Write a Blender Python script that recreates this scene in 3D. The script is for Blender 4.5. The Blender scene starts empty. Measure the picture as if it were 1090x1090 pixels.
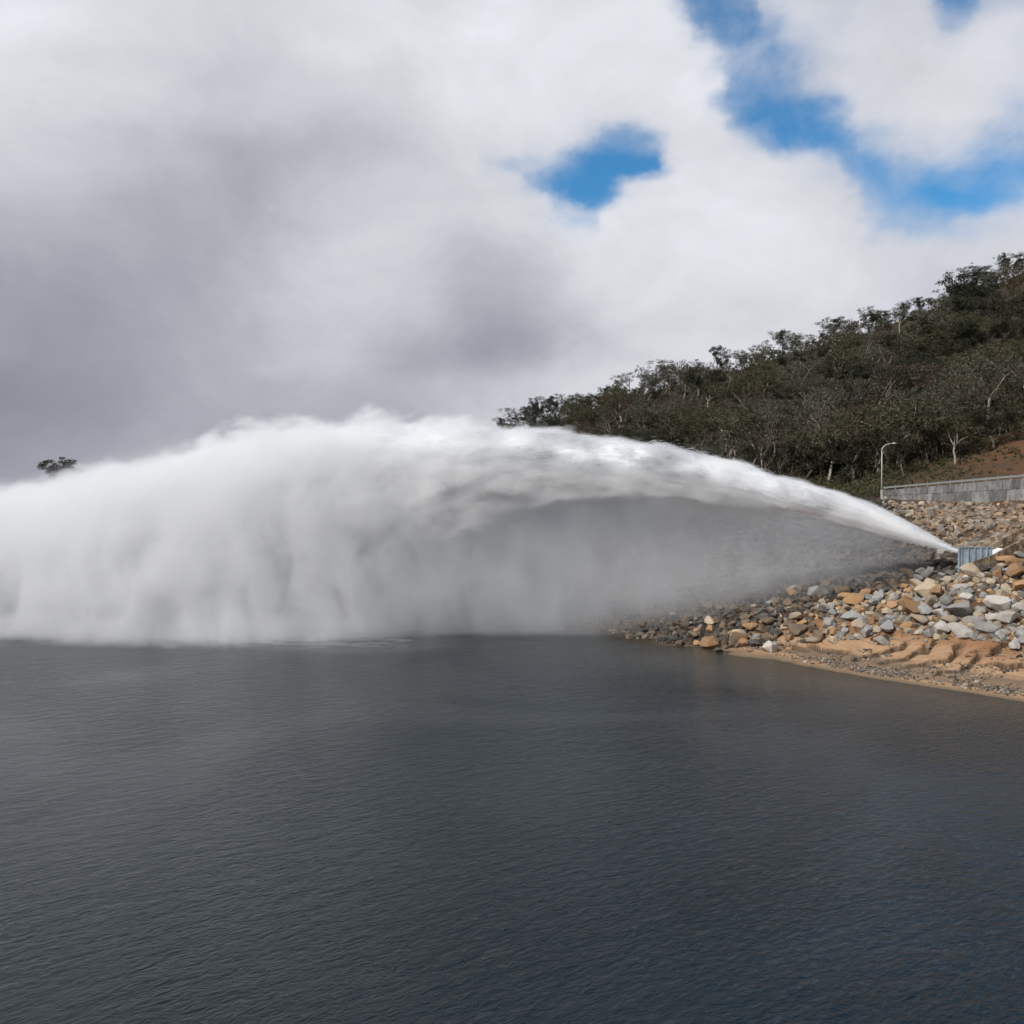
import bpy, math, random
import numpy as np
from mathutils import Vector, Matrix

random.seed(7)
rng = np.random.default_rng(11)
sc = bpy.context.scene
COL = sc.collection
CAMH, F, HY, CX = 16.0, 970.0, 537.0, 545.0


def ray(px, py, Y):
    return np.array([(px - CX) / F * Y, Y, CAMH - (py - HY) / F * Y])


# ------------------------------------------------------------------ noise
def _hash(ix, iy, iz, seed):
    h = (ix * 374761393 + iy * 668265263 + iz * 2147483647 + seed * 974634777) & 0xFFFFFFFF
    h = ((h ^ (h >> 13)) * 1274126177) & 0xFFFFFFFF
    h = h ^ (h >> 16)
    return (h & 0xFFFF) / 65535.0


def vnoise(x, y, z=0.0, seed=0):
    x = np.asarray(x, float); y = np.asarray(y, float); z = np.asarray(z, float) + np.zeros_like(x)
    ix, iy, iz = np.floor(x).astype(np.int64), np.floor(y).astype(np.int64), np.floor(z).astype(np.int64)
    fx, fy, fz = x - ix, y - iy, z - iz
    fx, fy, fz = fx*fx*(3-2*fx), fy*fy*(3-2*fy), fz*fz*(3-2*fz)
    r = 0
    for a in (0, 1):
        for b in (0, 1):
            for c in (0, 1):
                w = (fx if a else 1-fx) * (fy if b else 1-fy) * (fz if c else 1-fz)
                r = r + w * _hash(ix+a, iy+b, iz+c, seed)
    return r * 2 - 1


def fbm(x, y, z=0.0, octv=4, seed=0, gain=0.5):
    a, s, t = 1.0, 0.0, 0.0
    x = np.asarray(x, float); y = np.asarray(y, float); z = np.asarray(z, float)
    for o in range(octv):
        s = s + a * vnoise(x * 2**o + 17.3*o, y * 2**o + 5.1*o, z * 2**o + 9.7*o, seed + o)
        t += a; a *= gain
    return s / t


def smooth(e0, e1, x):
    t = np.clip((np.asarray(x, float) - e0) / (e1 - e0), 0, 1)
    return t*t*(3-2*t)


# ------------------------------------------------------------------ scene helpers
def tag(o, label=None, cat=None, group=None, kind=None):
    if label: o['label'] = label
    if cat: o['category'] = cat
    if group: o['group'] = group
    if kind: o['kind'] = kind
    return o


def link(name, me, parent=None, loc=None):
    o = bpy.data.objects.new(name, me); COL.objects.link(o)
    if parent is not None: o.parent = parent
    if loc is not None: o.location = loc
    return o


def np_mesh(name, V, Fq, mat=None, smooth_=False, col=None):
    """V n x 3, Fq m x k (all faces with k corners); col n x 3 colour per vertex"""
    V = np.asarray(V, np.float32); Fq = np.asarray(Fq, np.int32)
    me = bpy.data.meshes.new(name)
    k = Fq.shape[1]
    me.vertices.add(len(V)); me.vertices.foreach_set('co', V.ravel())
    me.loops.add(Fq.size); me.loops.foreach_set('vertex_index', Fq.ravel())
    me.polygons.add(len(Fq))
    me.polygons.foreach_set('loop_start', np.arange(0, Fq.size, k, dtype=np.int32))
    me.polygons.foreach_set('loop_total', np.full(len(Fq), k, np.int32))
    me.polygons.foreach_set('use_smooth', np.full(len(Fq), smooth_, bool))
    me.update(calc_edges=True)
    if col is not None:
        at = me.attributes.new('tint', 'FLOAT_COLOR', 'POINT')
        c = np.ones((len(V), 4), np.float32); c[:, :3] = col
        at.data.foreach_set('color', c.ravel())
    if mat: me.materials.append(mat)
    return me


class MB:
    """collects boxes and tubes into one mesh"""
    def __init__(s): s.v = []; s.f = []; s.c = []

    def add(s, vs, fs, c=(1, 1, 1)):
        n = len(s.v); s.v += [tuple(map(float, v)) for v in vs]
        s.f += [tuple(i + n for i in f) for f in fs]; s.c += [c] * len(vs)

    def box(s, a, b, c=(1, 1, 1)):
        (x0, y0, z0), (x1, y1, z1) = a, b
        s.add([(x0,y0,z0),(x1,y0,z0),(x1,y1,z0),(x0,y1,z0),(x0,y0,z1),(x1,y0,z1),(x1,y1,z1),(x0,y1,z1)],
              [(0,3,2,1),(4,5,6,7),(0,1,5,4),(1,2,6,5),(2,3,7,6),(3,0,4,7)], c)

    def hexa(s, pts, c=(1, 1, 1)):
        s.add(pts, [(0,3,2,1),(4,5,6,7),(0,1,5,4),(1,2,6,5),(2,3,7,6),(3,0,4,7)], c)

    def tube(s, pts, rad, n=8, c=(1, 1, 1)):
        pts = [Vector(p) for p in pts]; base = len(s.v); m = len(pts)
        ref = Vector((0.3, 0.9, 0.2))
        for i, p in enumerate(pts):
            t = (pts[min(i+1, m-1)] - pts[max(i-1, 0)]).normalized()
            a = t.cross(ref)
            if a.length < 0.1: a = t.cross(Vector((1, 0, 0)))
            a.normalize(); b = t.cross(a)
            r = rad[i] if hasattr(rad, '__len__') else rad
            for k in range(n):
                q = p + (a*math.cos(2*math.pi*k/n) + b*math.sin(2*math.pi*k/n))*r
                s.v.append(tuple(q)); s.c.append(c)
        for i in range(m-1):
            for k in range(n):
                k2 = (k+1) % n
                s.f.append((base+i*n+k, base+i*n+k2, base+(i+1)*n+k2, base+(i+1)*n+k))
        s.f.append(tuple(base+k for k in range(n))[::-1]); s.f.append(tuple(base+(m-1)*n+k for k in range(n)))

    def mesh(s, name, mat, smooth_=False):
        me = bpy.data.meshes.new(name); me.from_pydata(s.v, [], s.f)
        at = me.attributes.new('tint', 'FLOAT_COLOR', 'POINT')
        c = np.ones((len(s.v), 4), np.float32); c[:, :3] = np.array(s.c)
        at.data.foreach_set('color', c.ravel())
        me.materials.append(mat)
        if smooth_: me.shade_smooth()
        return me

    def build(s, name, mat, parent=None, smooth_=False, loc=None):
        return link(name, s.mesh(name, mat, smooth_), parent, loc)


# ------------------------------------------------------------------ node helpers
class NT:
    def __init__(s, tree): s.t = tree; s.n = tree.nodes; s.l = tree.links

    def new(s, typ, **kw):
        n = s.n.new(typ)
        for k, v in kw.items(): setattr(n, k, v)
        return n

    def put(s, sock, val):
        if isinstance(val, bpy.types.NodeSocket): s.l.new(val, sock)
        elif val is not None: sock.default_value = val

    def m(s, op, a, b=None, c=None, clamp=False):
        n = s.new('ShaderNodeMath', operation=op, use_clamp=clamp)
        s.put(n.inputs[0], a)
        if b is not None: s.put(n.inputs[1], b)
        if c is not None: s.put(n.inputs[2], c)
        return n.outputs[0]

    def comb(s, x, y, z):
        n = s.new('ShaderNodeCombineXYZ')
        for i, v in enumerate((x, y, z)): s.put(n.inputs[i], v)
        return n.outputs[0]

    def sep(s, v):
        n = s.new('ShaderNodeSeparateXYZ'); s.put(n.inputs[0], v); return n.outputs

    def noise(s, vec, scale, detail=4, rough=0.55, dist=0.0, out=0, lac=2.0):
        n = s.new('ShaderNodeTexNoise'); s.put(n.inputs['Vector'], vec)
        n.inputs['Scale'].default_value = scale; n.inputs['Detail'].default_value = detail
        n.inputs['Roughness'].default_value = rough; n.inputs['Distortion'].default_value = dist
        n.inputs['Lacunarity'].default_value = lac
        return n.outputs[out]

    def ss(s, x, a, b, o0=0.0, o1=1.0):
        n = s.new('ShaderNodeMapRange', interpolation_type='SMOOTHSTEP')
        s.put(n.inputs[0], x); s.put(n.inputs[1], a); s.put(n.inputs[2], b)
        s.put(n.inputs[3], o0); s.put(n.inputs[4], o1)
        return n.outputs[0]

    def mix(s, f, a, b, blend='MIX'):
        n = s.new('ShaderNodeMix', data_type='RGBA', blend_type=blend)
        s.put(n.inputs[0], f)
        for i, v in ((6, a), (7, b)):
            if isinstance(v, (tuple, list)) and len(v) == 3: v = tuple(v) + (1,)
            s.put(n.inputs[i], v)
        return n.outputs[2]

    def vmul(s, v, k):
        n = s.new('ShaderNodeVectorMath', operation='MULTIPLY'); s.put(n.inputs[0], v); s.put(n.inputs[1], k)
        return n.outputs[0]

    def curve(s, x, pts):
        n = s.new('ShaderNodeFloatCurve'); s.put(n.inputs['Value'], x)
        cv = n.mapping.curves[0]
        while len(cv.points) > 2: cv.points.remove(cv.points[1])
        cv.points[0].location = pts[0]; cv.points[-1].location = pts[-1]
        for p in pts[1:-1]: cv.points.new(*p)
        n.mapping.update()
        return n.outputs[0]


def material(name):
    m = bpy.data.materials.new(name); m.use_nodes = True
    t = NT(m.node_tree); t.n.clear()
    out = t.new('ShaderNodeOutputMaterial')
    return m, t, out


def pbsdf(t, out, color, rough=0.8, bump=None, bump_d=0.05, bump_s=1.0, metallic=0.0, spec=0.3, **kw):
    b = t.new('ShaderNodeBsdfPrincipled')
    if isinstance(color, tuple) and len(color) == 3: color = color + (1,)
    t.put(b.inputs['Base Color'], color); t.put(b.inputs['Roughness'], rough)
    b.inputs['Metallic'].default_value = metallic
    b.inputs['Specular IOR Level'].default_value = spec
    if bump is not None:
        bn = t.new('ShaderNodeBump'); t.put(bn.inputs['Height'], bump)
        bn.inputs['Distance'].default_value = bump_d; bn.inputs['Strength'].default_value = bump_s
        t.l.new(bn.outputs[0], b.inputs['Normal'])
    for k, v in kw.items(): t.put(b.inputs[k], v)
    t.l.new(b.outputs[0], out.inputs['Surface'])
    return b


# ------------------------------------------------------------------ terrain height
shore_px = [(1180, 765), (1090, 748), (1000, 733), (930, 722), (870, 712), (780, 698), (690, 686), (640, 676), (600, 667)]
ctrl = []
for px, py in shore_px:
    Y = CAMH * F / (py - HY); ctrl.append(tuple(ray(px, py, Y)))
sh = [np.array(c) for c in ctrl]
for i, c in enumerate(sh):                       # lake bed in front of the shoreline
    n = np.array([-0.62, -0.78, 0.0]) if i < 6 else np.array([-0.8, -0.6, 0])
    for d, z in ((6, -1.6), (20, -5), (60, -7)): ctrl.append((c[0]+n[0]*d, c[1]+n[1]*d, z))
for px, py, Y in [
    # foot of the boulders
    (1170, 696, 82), (1090, 690, 84.5), (1000, 690, 88.5), (930, 690, 92.5), (870, 689, 96), (820, 688, 99), (760, 690, 101.5),
    # middle of the pile
    (1090, 640, 92), (1000, 645, 95.5), (900, 655, 100.5), (800, 660, 105), (700, 668, 109.5),
    # the ridge below the jet
    (1160, 560, 100), (1120, 580, 98.5), (1090, 598, 98), (1040, 606, 99.5), (1005, 607, 103), (950, 612, 107), (900, 617, 110), (850, 622, 112), (800, 630, 114), (740, 634, 117), (690, 640, 120), (640, 650, 124),
    (585, 662, 128),
    # behind the ridge : rockfill face up to the wall
    (1090, 574, 118), (1050, 580, 120), (1000, 590, 123), (950, 598, 128), (880, 606, 134), (800, 612, 142), (700, 626, 148), (600, 645, 150),
    (1090, 556, 135), (1030, 556, 142), (960, 552, 155), (900, 562, 160),
    (1120, 535.5, 146), (1090, 535, 149), (1040, 534, 156), (990, 534, 162), (941, 533, 168.5), (880, 540, 175), (800, 560, 180),
    (1250, 535, 130),
    # road level behind wall
    (1130, 505, 153), (1090, 508, 158), (1040, 512, 165), (990, 516.5, 171), (945, 520, 178), (1230, 500, 148),
    # cut bank
    (1130, 500, 163), (1090, 503, 169), (1090, 472, 190), (1040, 490, 190), (1000, 504, 188), (950, 512, 192), (900, 520, 198),
    (1150, 455, 192), (840, 524, 205), (760, 528, 220), (700, 530, 235),
    # hill
    (1090, 420, 250), (1000, 440, 262), (900, 462, 280), (800, 480, 300), (700, 490, 320), (620, 500, 335),
    (1090, 365, 330), (1000, 390, 340), (900, 415, 360), (800, 435, 380), (700, 452, 400), (600, 475, 420),
    (1200, 316, 410), (1090, 344, 425), (1030, 352, 432), (960, 366, 445), (900, 374, 450), (840, 390, 460), (780, 408, 470), (700, 427, 480), (640, 441, 490), (580, 456, 500), (540, 467, 505),
    (480, 485, 515), (400, 505, 520), (300, 520, 520), (200, 528, 510),
    (1300, 230, 420), (1300, 400, 280),
    # land behind the plume on the other side of the lake
    (50, 529, 330), (50, 531, 290), (-60, 533, 340), (140, 531, 340), (-250, 534, 380), (-600, 534, 420),
]:
    ctrl.append(tuple(ray(px, py, Y)))
for x, y, z in [(-10, 150, -5), (-60, 150, -6), (-60, 220, -5), (0, 200, -3), (-60, 262, 0), (-110, 250, 0), (0, 262, 2), (-20, 300, 10),
                (-180, 260, 0), (-150, 160, -6), (-150, 60, -7), (0, 30, -7), (60, 30, -6), (90, 50, 0.5), (120, 40, 3), (-260, 250, -3),
                (-60, 100, -7), (30, 160, 5.5), (15, 170, 1), (55, 190, 14), (40, 225, 12), (20, 240, 8), (5, 290, 14), (160, 120, 22),
                (120, 100, 19), (100, 75, 13), (180, 60, 20), (70, 80, 7.5), (62, 70, 2.5), (75, 60, 2.5), (200, 200, 50), (260, 200, 70), (260, 300, 105)]:
    ctrl.append((x, y, z))
C3 = np.array(ctrl)
_S = 100.0


def _tps(r2): return 0.5 * r2 * np.log(r2 + 1e-9)


_P = C3[:, :2] / _S
_K = _tps(((_P[:, None] - _P[None]) ** 2).sum(-1)) + np.eye(len(_P)) * 2e-5
_A = np.zeros((len(_P)+3, len(_P)+3)); _A[:len(_P), :len(_P)] = _K
_A[:len(_P), -3] = 1; _A[:len(_P), -2:] = _P; _A[-3, :len(_P)] = 1; _A[-2:, :len(_P)] = _P.T
_W = np.linalg.solve(_A, np.concatenate([C3[:, 2], [0, 0, 0]]))


def base_h(x, y):
    x = np.asarray(x, float).ravel(); y = np.asarray(y, float).ravel()
    out = np.empty(len(x))
    for i in range(0, len(x), 20000):
        q = np.stack([x[i:i+20000], y[i:i+20000]], 1) / _S
        out[i:i+20000] = _tps(((q[:, None] - _P[None]) ** 2).sum(-1)) @ _W[:-3] + _W[-3] + q @ _W[-2:]
    # far away the spline is replaced by gentle country
    cx = np.clip(x, -300, 320); cy = np.clip(y, 20, 540)
    d = np.hypot(x - cx, y - cy)
    far = np.where(y > 300, 8 + 10*fbm(x/300, y/300, 0, 3, 5), np.where(x > 150, 25, -7.0))
    k = smooth(0, 160, d)
    return out * (1-k) + far * k


LEDGE_PX = [
    [(0, 410), (60, 425), (140, 440), (235, 452)], [(190, 502), (245, 475), (330, 462), (420, 440), (470, 415), (520, 380)], [(320, 500), (400, 490), (470, 478), (530, 455), (600, 400)],
    [(440, 525), (520, 515), (620, 500), (700, 490), (740, 455), (760, 420), (780, 390)], [(620, 570), (680, 545), (780, 530), (850, 490), (875, 440)],
    [(880, 503), (950, 495), (1010, 510), (1120, 500)], [(900, 470), (990, 410), (1100, 392)], [(330, 400), (380, 372), (430, 345)], [(560, 440), (600, 420), (640, 380)],
    [(-130, 400), (-60, 420), (30, 432)]]
LEDGES = []


def _ray_hit(px, py):
    Y_ = np.arange(66, 130, 0.25); X_ = (px-CX)/F*Y_; Z_ = CAMH-(py-HY)/F*Y_
    k = np.nonzero(base_h(X_, Y_) >= Z_)[0][0]
    return np.array([X_[k], Y_[k]])


for pl in LEDGE_PX: LEDGES.append(np.array([_ray_hit(860+a/4.739, 600+b/4.739) for a, b in pl]))


def ledge_field(x, y):
    """(height change, darkness) of the eroded cracks in the clay bank"""
    dz = np.zeros(len(x)); dk = np.zeros(len(x))
    sel = np.nonzero((x > 20) & (x < 62) & (y > 72) & (y < 100))[0]
    if len(sel) == 0: return dz, dk
    X = x[sel] + 0.45*fbm(x[sel]/1.1, y[sel]/1.1, 0, 3, 91); Y = y[sel] + 0.45*fbm(x[sel]/1.1+40, y[sel]/1.1, 0, 3, 92)
    for pl in LEDGES:
        best = np.full(len(sel), 1e9); sg = np.zeros(len(sel)); tt = np.zeros(len(sel))
        for i in range(len(pl)-1):
            a, b = pl[i], pl[i+1]; d = b-a; L2 = (d**2).sum()
            q = np.clip(((X-a[0])*d[0] + (Y-a[1])*d[1])/L2, 0, 1)
            ex, ey = X-a[0]-q*d[0], Y-a[1]-q*d[1]; r2 = np.hypot(ex, ey)
            m_ = r2 < best
            best[m_] = r2[m_]; sg[m_] = (d[0]*ey - d[1]*ex)[m_]; tt[m_] = ((i+q)/(len(pl)-1))[m_]
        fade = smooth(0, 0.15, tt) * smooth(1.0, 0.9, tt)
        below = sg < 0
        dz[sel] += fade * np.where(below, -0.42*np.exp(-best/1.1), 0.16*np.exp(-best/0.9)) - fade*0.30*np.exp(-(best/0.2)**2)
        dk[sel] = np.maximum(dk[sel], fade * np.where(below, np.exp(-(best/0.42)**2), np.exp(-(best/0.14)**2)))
    return dz, dk


def terr(x, y):
    x = np.atleast_1d(np.asarray(x, float)); y = np.atleast_1d(np.asarray(y, float))
    shp = x.shape; x = x.ravel(); y = y.ravel()
    z = base_h(x, y)
    land = smooth(0.1, 3, z)
    hill = smooth(190, 260, y)
    z = z + land * (hill * 2.2 * fbm(x/28, y/28, 0, 3, 3) + 0.25 * fbm(x/5, y/5, 0, 3, 4)) + 0.07 * fbm(x/1.3, y/1.3, 0, 2, 8)
    # eroded clay bank: overlapping ledges
    bank = smooth(0.15, 0.5, z) * (1 - smooth(3.2, 4.4, z)) * (1 - smooth(98, 104, y))
    if bank.max() > 0:
        t = z * 1.9 + 1.5 * fbm(x/7, y/7, 0, 3, 21) + (x - y*0.3) * 0.07
        fr = t - np.floor(t)
        ledge = (np.floor(t) + smooth(0.62, 0.98, fr)) / 1.9 - t/1.9 + 0.2
        ch = np.abs(fbm(x/5.5 + 0.25*y, y/9.0, 0, 2, 31))
        z = z + bank * (ledge * 0.35 - 0.2 * np.exp(-(ch/0.035)**2) * smooth(0.8, 1.6, z)) + ledge_field(x, y)[0] * bank
    return z.reshape(shp)


_Ys = np.concatenate([np.arange(66, 215, 0.5), np.arange(215, 620, 2.0)])


_bx, _by = np.arange(-90, 420, 1.0), np.arange(60, 640, 1.0)
_BG = base_h(*[q.ravel() for q in np.meshgrid(_bx, _by)]).reshape(len(_by), len(_bx))


def base_fast(x, y):
    i = np.clip(x - _bx[0], 0, len(_bx)-1.001); j = np.clip(y - _by[0], 0, len(_by)-1.001)
    a, b = i.astype(int), j.astype(int); f, g = i-a, j-b
    return (_BG[b, a]*(1-f) + _BG[b, a+1]*f)*(1-g) + (_BG[b+1, a]*(1-f) + _BG[b+1, a+1]*f)*g


def hit(px, py):
    X = (px - CX)/F*_Ys; Z = CAMH - (py - HY)/F*_Ys
    T = base_fast(X, _Ys)
    k = np.nonzero(T >= Z)[0]
    if len(k) == 0: return None
    k = k[0]
    if k == 0: return np.array([X[0], _Ys[0], T[0]])
    a = (Z[k-1]-T[k-1]) / ((Z[k-1]-T[k-1]) + (T[k]-Z[k]) + 1e-9)
    Y = _Ys[k-1] + a*(_Ys[k]-_Ys[k-1])
    x = (px-CX)/F*Y
    return np.array([x, Y, terr(x, Y)[0]])


def axis(segs):
    out = []
    for a, b, st in segs: out += list(np.arange(a, b, st))
    return np.array(out + [segs[-1][1]])


gx = axis([(-3000, -600, 300), (-600, -250, 50), (-250, -40, 15), (-40, 4, 2.0), (4, 22, 0.35), (22, 54, 0.13), (54, 60, 0.4), (60, 100, 1.0), (100, 330, 6), (330, 600, 30), (600, 3000, 300)])
gy = axis([(-1500, -100, 200), (-100, 40, 20), (40, 68, 4), (68, 74, 0.4), (74, 98, 0.13), (98, 112, 0.4), (112, 200, 0.9), (200, 540, 5), (540, 900, 40), (900, 4000, 300)])
GX, GY = np.meshgrid(gx, gy)
GZ = terr(GX, GY)
nx, ny = len(gx), len(gy)
V = np.stack([GX.ravel(), GY.ravel(), GZ.ravel()], 1)
I = np.arange(nx*ny).reshape(ny, nx)
Q = np.stack([I[:-1, :-1].ravel(), I[:-1, 1:].ravel(), I[1:, 1:].ravel(), I[1:, :-1].ravel()], 1)
x, y, z = V.T
clay = np.array([0.50, 0.325, 0.195]); clay2 = np.array([0.33, 0.18, 0.095]); soil = np.array([0.13, 0.085, 0.055])
forest = np.array([0.055, 0.045, 0.03]); red = np.array([0.175, 0.085, 0.045]); bed = np.array([0.10, 0.085, 0.06]); asph = np.array([0.06, 0.06, 0.06])
n1 = fbm(x/6, y/6, 0, 4, 41)[:, None]; n2 = fbm(x/1.2, y/1.2, 0, 3, 42)[:, None]


def lerp(a, b, k): return a*(1-k) + b*k


c = np.tile(soil, (len(x), 1)) * (1 + 0.3*n2)
kb = (smooth(-0.1, 0.1, z) * (1 - smooth(3.2, 4.2, z + 0.8*n1[:, 0])) * (1 - smooth(99, 106, y)) * (x > 10))[:, None]
upper = smooth(1.5, 2.6, z + 0.9*n1[:, 0])[:, None]
c = lerp(c, lerp(clay, clay2, np.clip(upper + 0.25*n2, 0, 1)) * (1 + 0.10*n2), kb)
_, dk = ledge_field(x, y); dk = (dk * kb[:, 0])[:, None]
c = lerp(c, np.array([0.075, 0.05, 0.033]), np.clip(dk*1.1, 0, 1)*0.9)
gb = (smooth(0.25, 0.4, z) * (1 - smooth(0.75, 1.05, z + 0.25*n1[:, 0])))[:, None] * kb
c = lerp(c, np.array([0.15, 0.125, 0.095]), gb*0.65)
damp = (1 - smooth(0.05, 0.30, z))[:, None]
c = lerp(c, bed*1.6, damp * (z > -0.5)[:, None] * 0.7)
wet_shade = (smooth(101, 106, y + 0.0*x) * (1 - smooth(52, 60, x - (y-105)*0.25)) * (y < 190))[:, None]
c = lerp(c, np.array([0.055, 0.042, 0.033])*(1+0.3*n2), wet_shade)  # soil darkened behind the jet: spray wetness plus painted-in shade
c = np.where((z < -0.3)[:, None], bed, c)
fh = smooth(186, 200, y + 4*n1[:, 0])[:, None]
c = lerp(c, lerp(forest, forest*1.6, smooth(-20, -60, x)[:, None]) * (1+0.5*n2), fh)
kr = (smooth(163, 168, y) * (1 - smooth(192, 204, y + 10*n1[:, 0])) * smooth(66, 78, x))[:, None]
c = lerp(c, lerp(red, np.array([0.095, 0.068, 0.042])*(1+.3*n2), np.clip(1.35 - smooth(84, 100, x)[:, None]*0.75 + 1.0*n2 + 1.1*n1, 0, 1)), kr)
c = np.clip(c*0.87, 0.01, 1)
m, t, out = material('ground_soil')
at = t.new('ShaderNodeAttribute', attribute_name='tint')
tc = t.new('ShaderNodeTexCoord')
nz = t.noise(tc.outputs['Object'], 2.2, 7, 0.65)
nf = t.noise(tc.outputs['Object'], 9.0, 4, 0.6)
col = t.mix(1.0, at.outputs['Color'], t.mix(nz, (0.62, 0.60, 0.58), (1.35, 1.33, 1.30)), 'MULTIPLY')
pbsdf(t, out, col, 0.92, bump=t.m('ADD', nz, t.m('MULTIPLY', nf, 0.4)), bump_d=0.16, spec=0.15)
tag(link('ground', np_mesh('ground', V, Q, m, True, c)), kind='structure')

# ------------------------------------------------------------------ water
m, t, out = material('lake_water')
geo = t.new('ShaderNodeNewGeometry')
mp = t.new('ShaderNodeMapping', vector_type='TEXTURE'); t.l.new(geo.outputs['Position'], mp.inputs[0])
mp.inputs['Rotation'].default_value = (0, 0, math.radians(36)); mp.inputs['Scale'].default_value = (1/0.6, 1/1.3, 1)
w1 = t.noise(mp.outputs[0], 2.9, 4, 0.62, 0.9)
w2 = t.noise(mp.outputs[0], 1.0, 2, 0.5, 0.3)
w3 = t.noise(geo.outputs['Position'], 0.035, 3, 0.5, 0.8)
wind = t.ss(w3, 0.36, 0.64, 0.45, 1.35)
hgt = t.m('MULTIPLY', t.m('ADD', t.m('MULTIPLY', w1, 0.13), t.m('MULTIPLY', w2, 0.13)), wind)
px_, py_, pz_ = t.sep(geo.outputs['Position'])
# silty shallows along the clay bank
sx = t.m('ADD', t.m('MULTIPLY', px_, 0.62), t.m('MULTIPLY', py_, 0.78))
silt = t.ss(t.m('ADD', sx, t.m('MULTIPLY', w3, 9.0)), 74.0, 92.0)
silt = t.m('MULTIPLY', silt, t.ss(px_, 2.0, 26.0))
wc = t.mix(silt, (0.0058, 0.0145, 0.0188), (0.046, 0.040, 0.027))
du_ = (-0.9694, 0.2456); fx_, fy_ = 49.6, 101.7
qx = t.m('SUBTRACT', px_, fx_); qy = t.m('SUBTRACT', py_, fy_)
fs_ = t.m('ADD', t.m('MULTIPLY', qx, du_[0]), t.m('MULTIPLY', qy, du_[1]))
lyd = t.m('ADD', t.m('MULTIPLY', qx, -0.2456), t.m('MULTIPLY', qy, -0.9694))
fn = t.noise(t.vmul(geo.outputs['Position'], (0.35, 1.0, 1)), 0.55, 5, 0.65, 0.8)
near_ = t.ss(t.m('ADD', lyd, t.m('MULTIPLY', t.m('SUBTRACT', fn, 0.5), 16.0)), 25.0, 13.0)
along = t.m('MULTIPLY', t.ss(fs_, 50.0, 74.0), t.ss(lyd, 4.0, 9.0))
foam = t.m('MULTIPLY', t.m('MULTIPLY', near_, along), t.ss(fn, 0.42, 0.62, 0.25, 1.0))
wc = t.mix(foam, wc, (0.26, 0.28, 0.29))
pbsdf(t, out, wc, t.m('ADD', 0.09, t.m('MULTIPLY', foam, 0.5)), bump=hgt, bump_d=1.0, bump_s=1.0, spec=0.5, IOR=1.333)
tag(link('lake_water', np_mesh('lake_water', [(-4000,-2000,0),(4000,-2000,0),(4000,5000,0),(-4000,5000,0)], [(0,1,2,3)], m)), kind='structure')

# ------------------------------------------------------------------ rocks
def ico(sub):
    import bmesh
    bm = bmesh.new(); bmesh.ops.create_icosphere(bm, subdivisions=sub, radius=1.0)
    v = np.array([q.co[:] for q in bm.verts]); f = np.array([[w.index for w in q.verts] for q in bm.faces]); bm.free()
    return v, f


ICO3, ICO2 = ico(4), ico(2)


def rock_shape(seed, hi=True):
    r = np.random.default_rng(seed)
    v, f = ICO3 if hi else ICO2
    v = v.copy()
    nrm = v.copy()
    for k in range(15 if hi else 9):
        n = r.normal(size=3); n /= np.linalg.norm(n)
        d = r.uniform(0.52, 0.80) if hi else r.uniform(0.42, 0.74)
        ex = np.clip(v @ n - d, 0, None)
        v = v - ex[:, None] * n[None] * 0.97
    v = v + nrm * (0.035 * fbm(v[:, 0]*3, v[:, 1]*3, v[:, 2]*3+seed, 3, seed) + 0.05*fbm(v[:, 0]*1.2, v[:, 1]*1.2, v[:, 2]*1.2+seed, 2, seed))[:, None]
    sc_ = np.array([r.uniform(0.95, 1.45), r.uniform(0.8, 1.1), r.uniform(0.65, 0.95)])
    v = v * sc_ / 1.05
    return v, f


def rock_mat(name, a, b, rough=0.85, attr=False):
    m, t, out = material(name)
    tc = t.new('ShaderNodeTexCoord'); oi = t.new('ShaderNodeObjectInfo')
    vec = tc.outputs['Object']
    n1 = t.noise(vec, 1.6 if not attr else 0.9, 5, 0.65); n2 = t.noise(vec, 6.0 if not attr else 5.0, 5, 0.7)
    if attr:
        at = t.new('ShaderNodeAttribute', attribute_name='tint')
        colr = t.mix(1.0, at.outputs['Color'], t.mix(t.ss(n1, 0.3, 0.7), (0.7, 0.68, 0.66), (1.25, 1.22, 1.18)), 'MULTIPLY')
    else:
        colr = t.mix(t.ss(n1, 0.35, 0.68), a, b)
        sh_ = t.m('ADD', t.m('MULTIPLY', oi.outputs['Random'], 0.45), 0.64)
        colr = t.mix(1.0, colr, t.comb(sh_, sh_, sh_), 'MULTIPLY')
    colr = t.mix(t.ss(n2, 0.56, 0.75), colr, t.mix(1.0, colr, (0.55, 0.52, 0.50), 'MULTIPLY'))
    pbsdf(t, out, colr, rough, bump=t.m('ADD', n1, t.m('MULTIPLY', n2, 0.5)), bump_d=0.10, spec=0.25)
    return m


KIND = {
    'orange': ('orange-brown', rock_mat('rock_orange', (0.46, 0.25, 0.11), (0.36, 0.25, 0.16))),
    'tan':    ('pale tan', rock_mat('rock_tan', (0.50, 0.38, 0.25), (0.42, 0.36, 0.29))),
    'grey':   ('blue-grey', rock_mat('rock_grey', (0.27, 0.27, 0.265), (0.37, 0.345, 0.31))),
    'white':  ('whitish grey', rock_mat('rock_white', (0.50, 0.47, 0.43), (0.42, 0.38, 0.33))),
    'brown':  ('dull brown', rock_mat('rock_brown', (0.15, 0.115, 0.08), (0.21, 0.155, 0.105))),
    'dark':   ('wetted, shade-darkened grey', rock_mat('rock_dark', (0.085, 0.085, 0.08), (0.14, 0.125, 0.105), 0.6)),  # darkness is part spray wetness, part the jet's shade put into the colour
}
SHAPES = [rock_shape(100+i) for i in range(9)]
RM = {}
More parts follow.
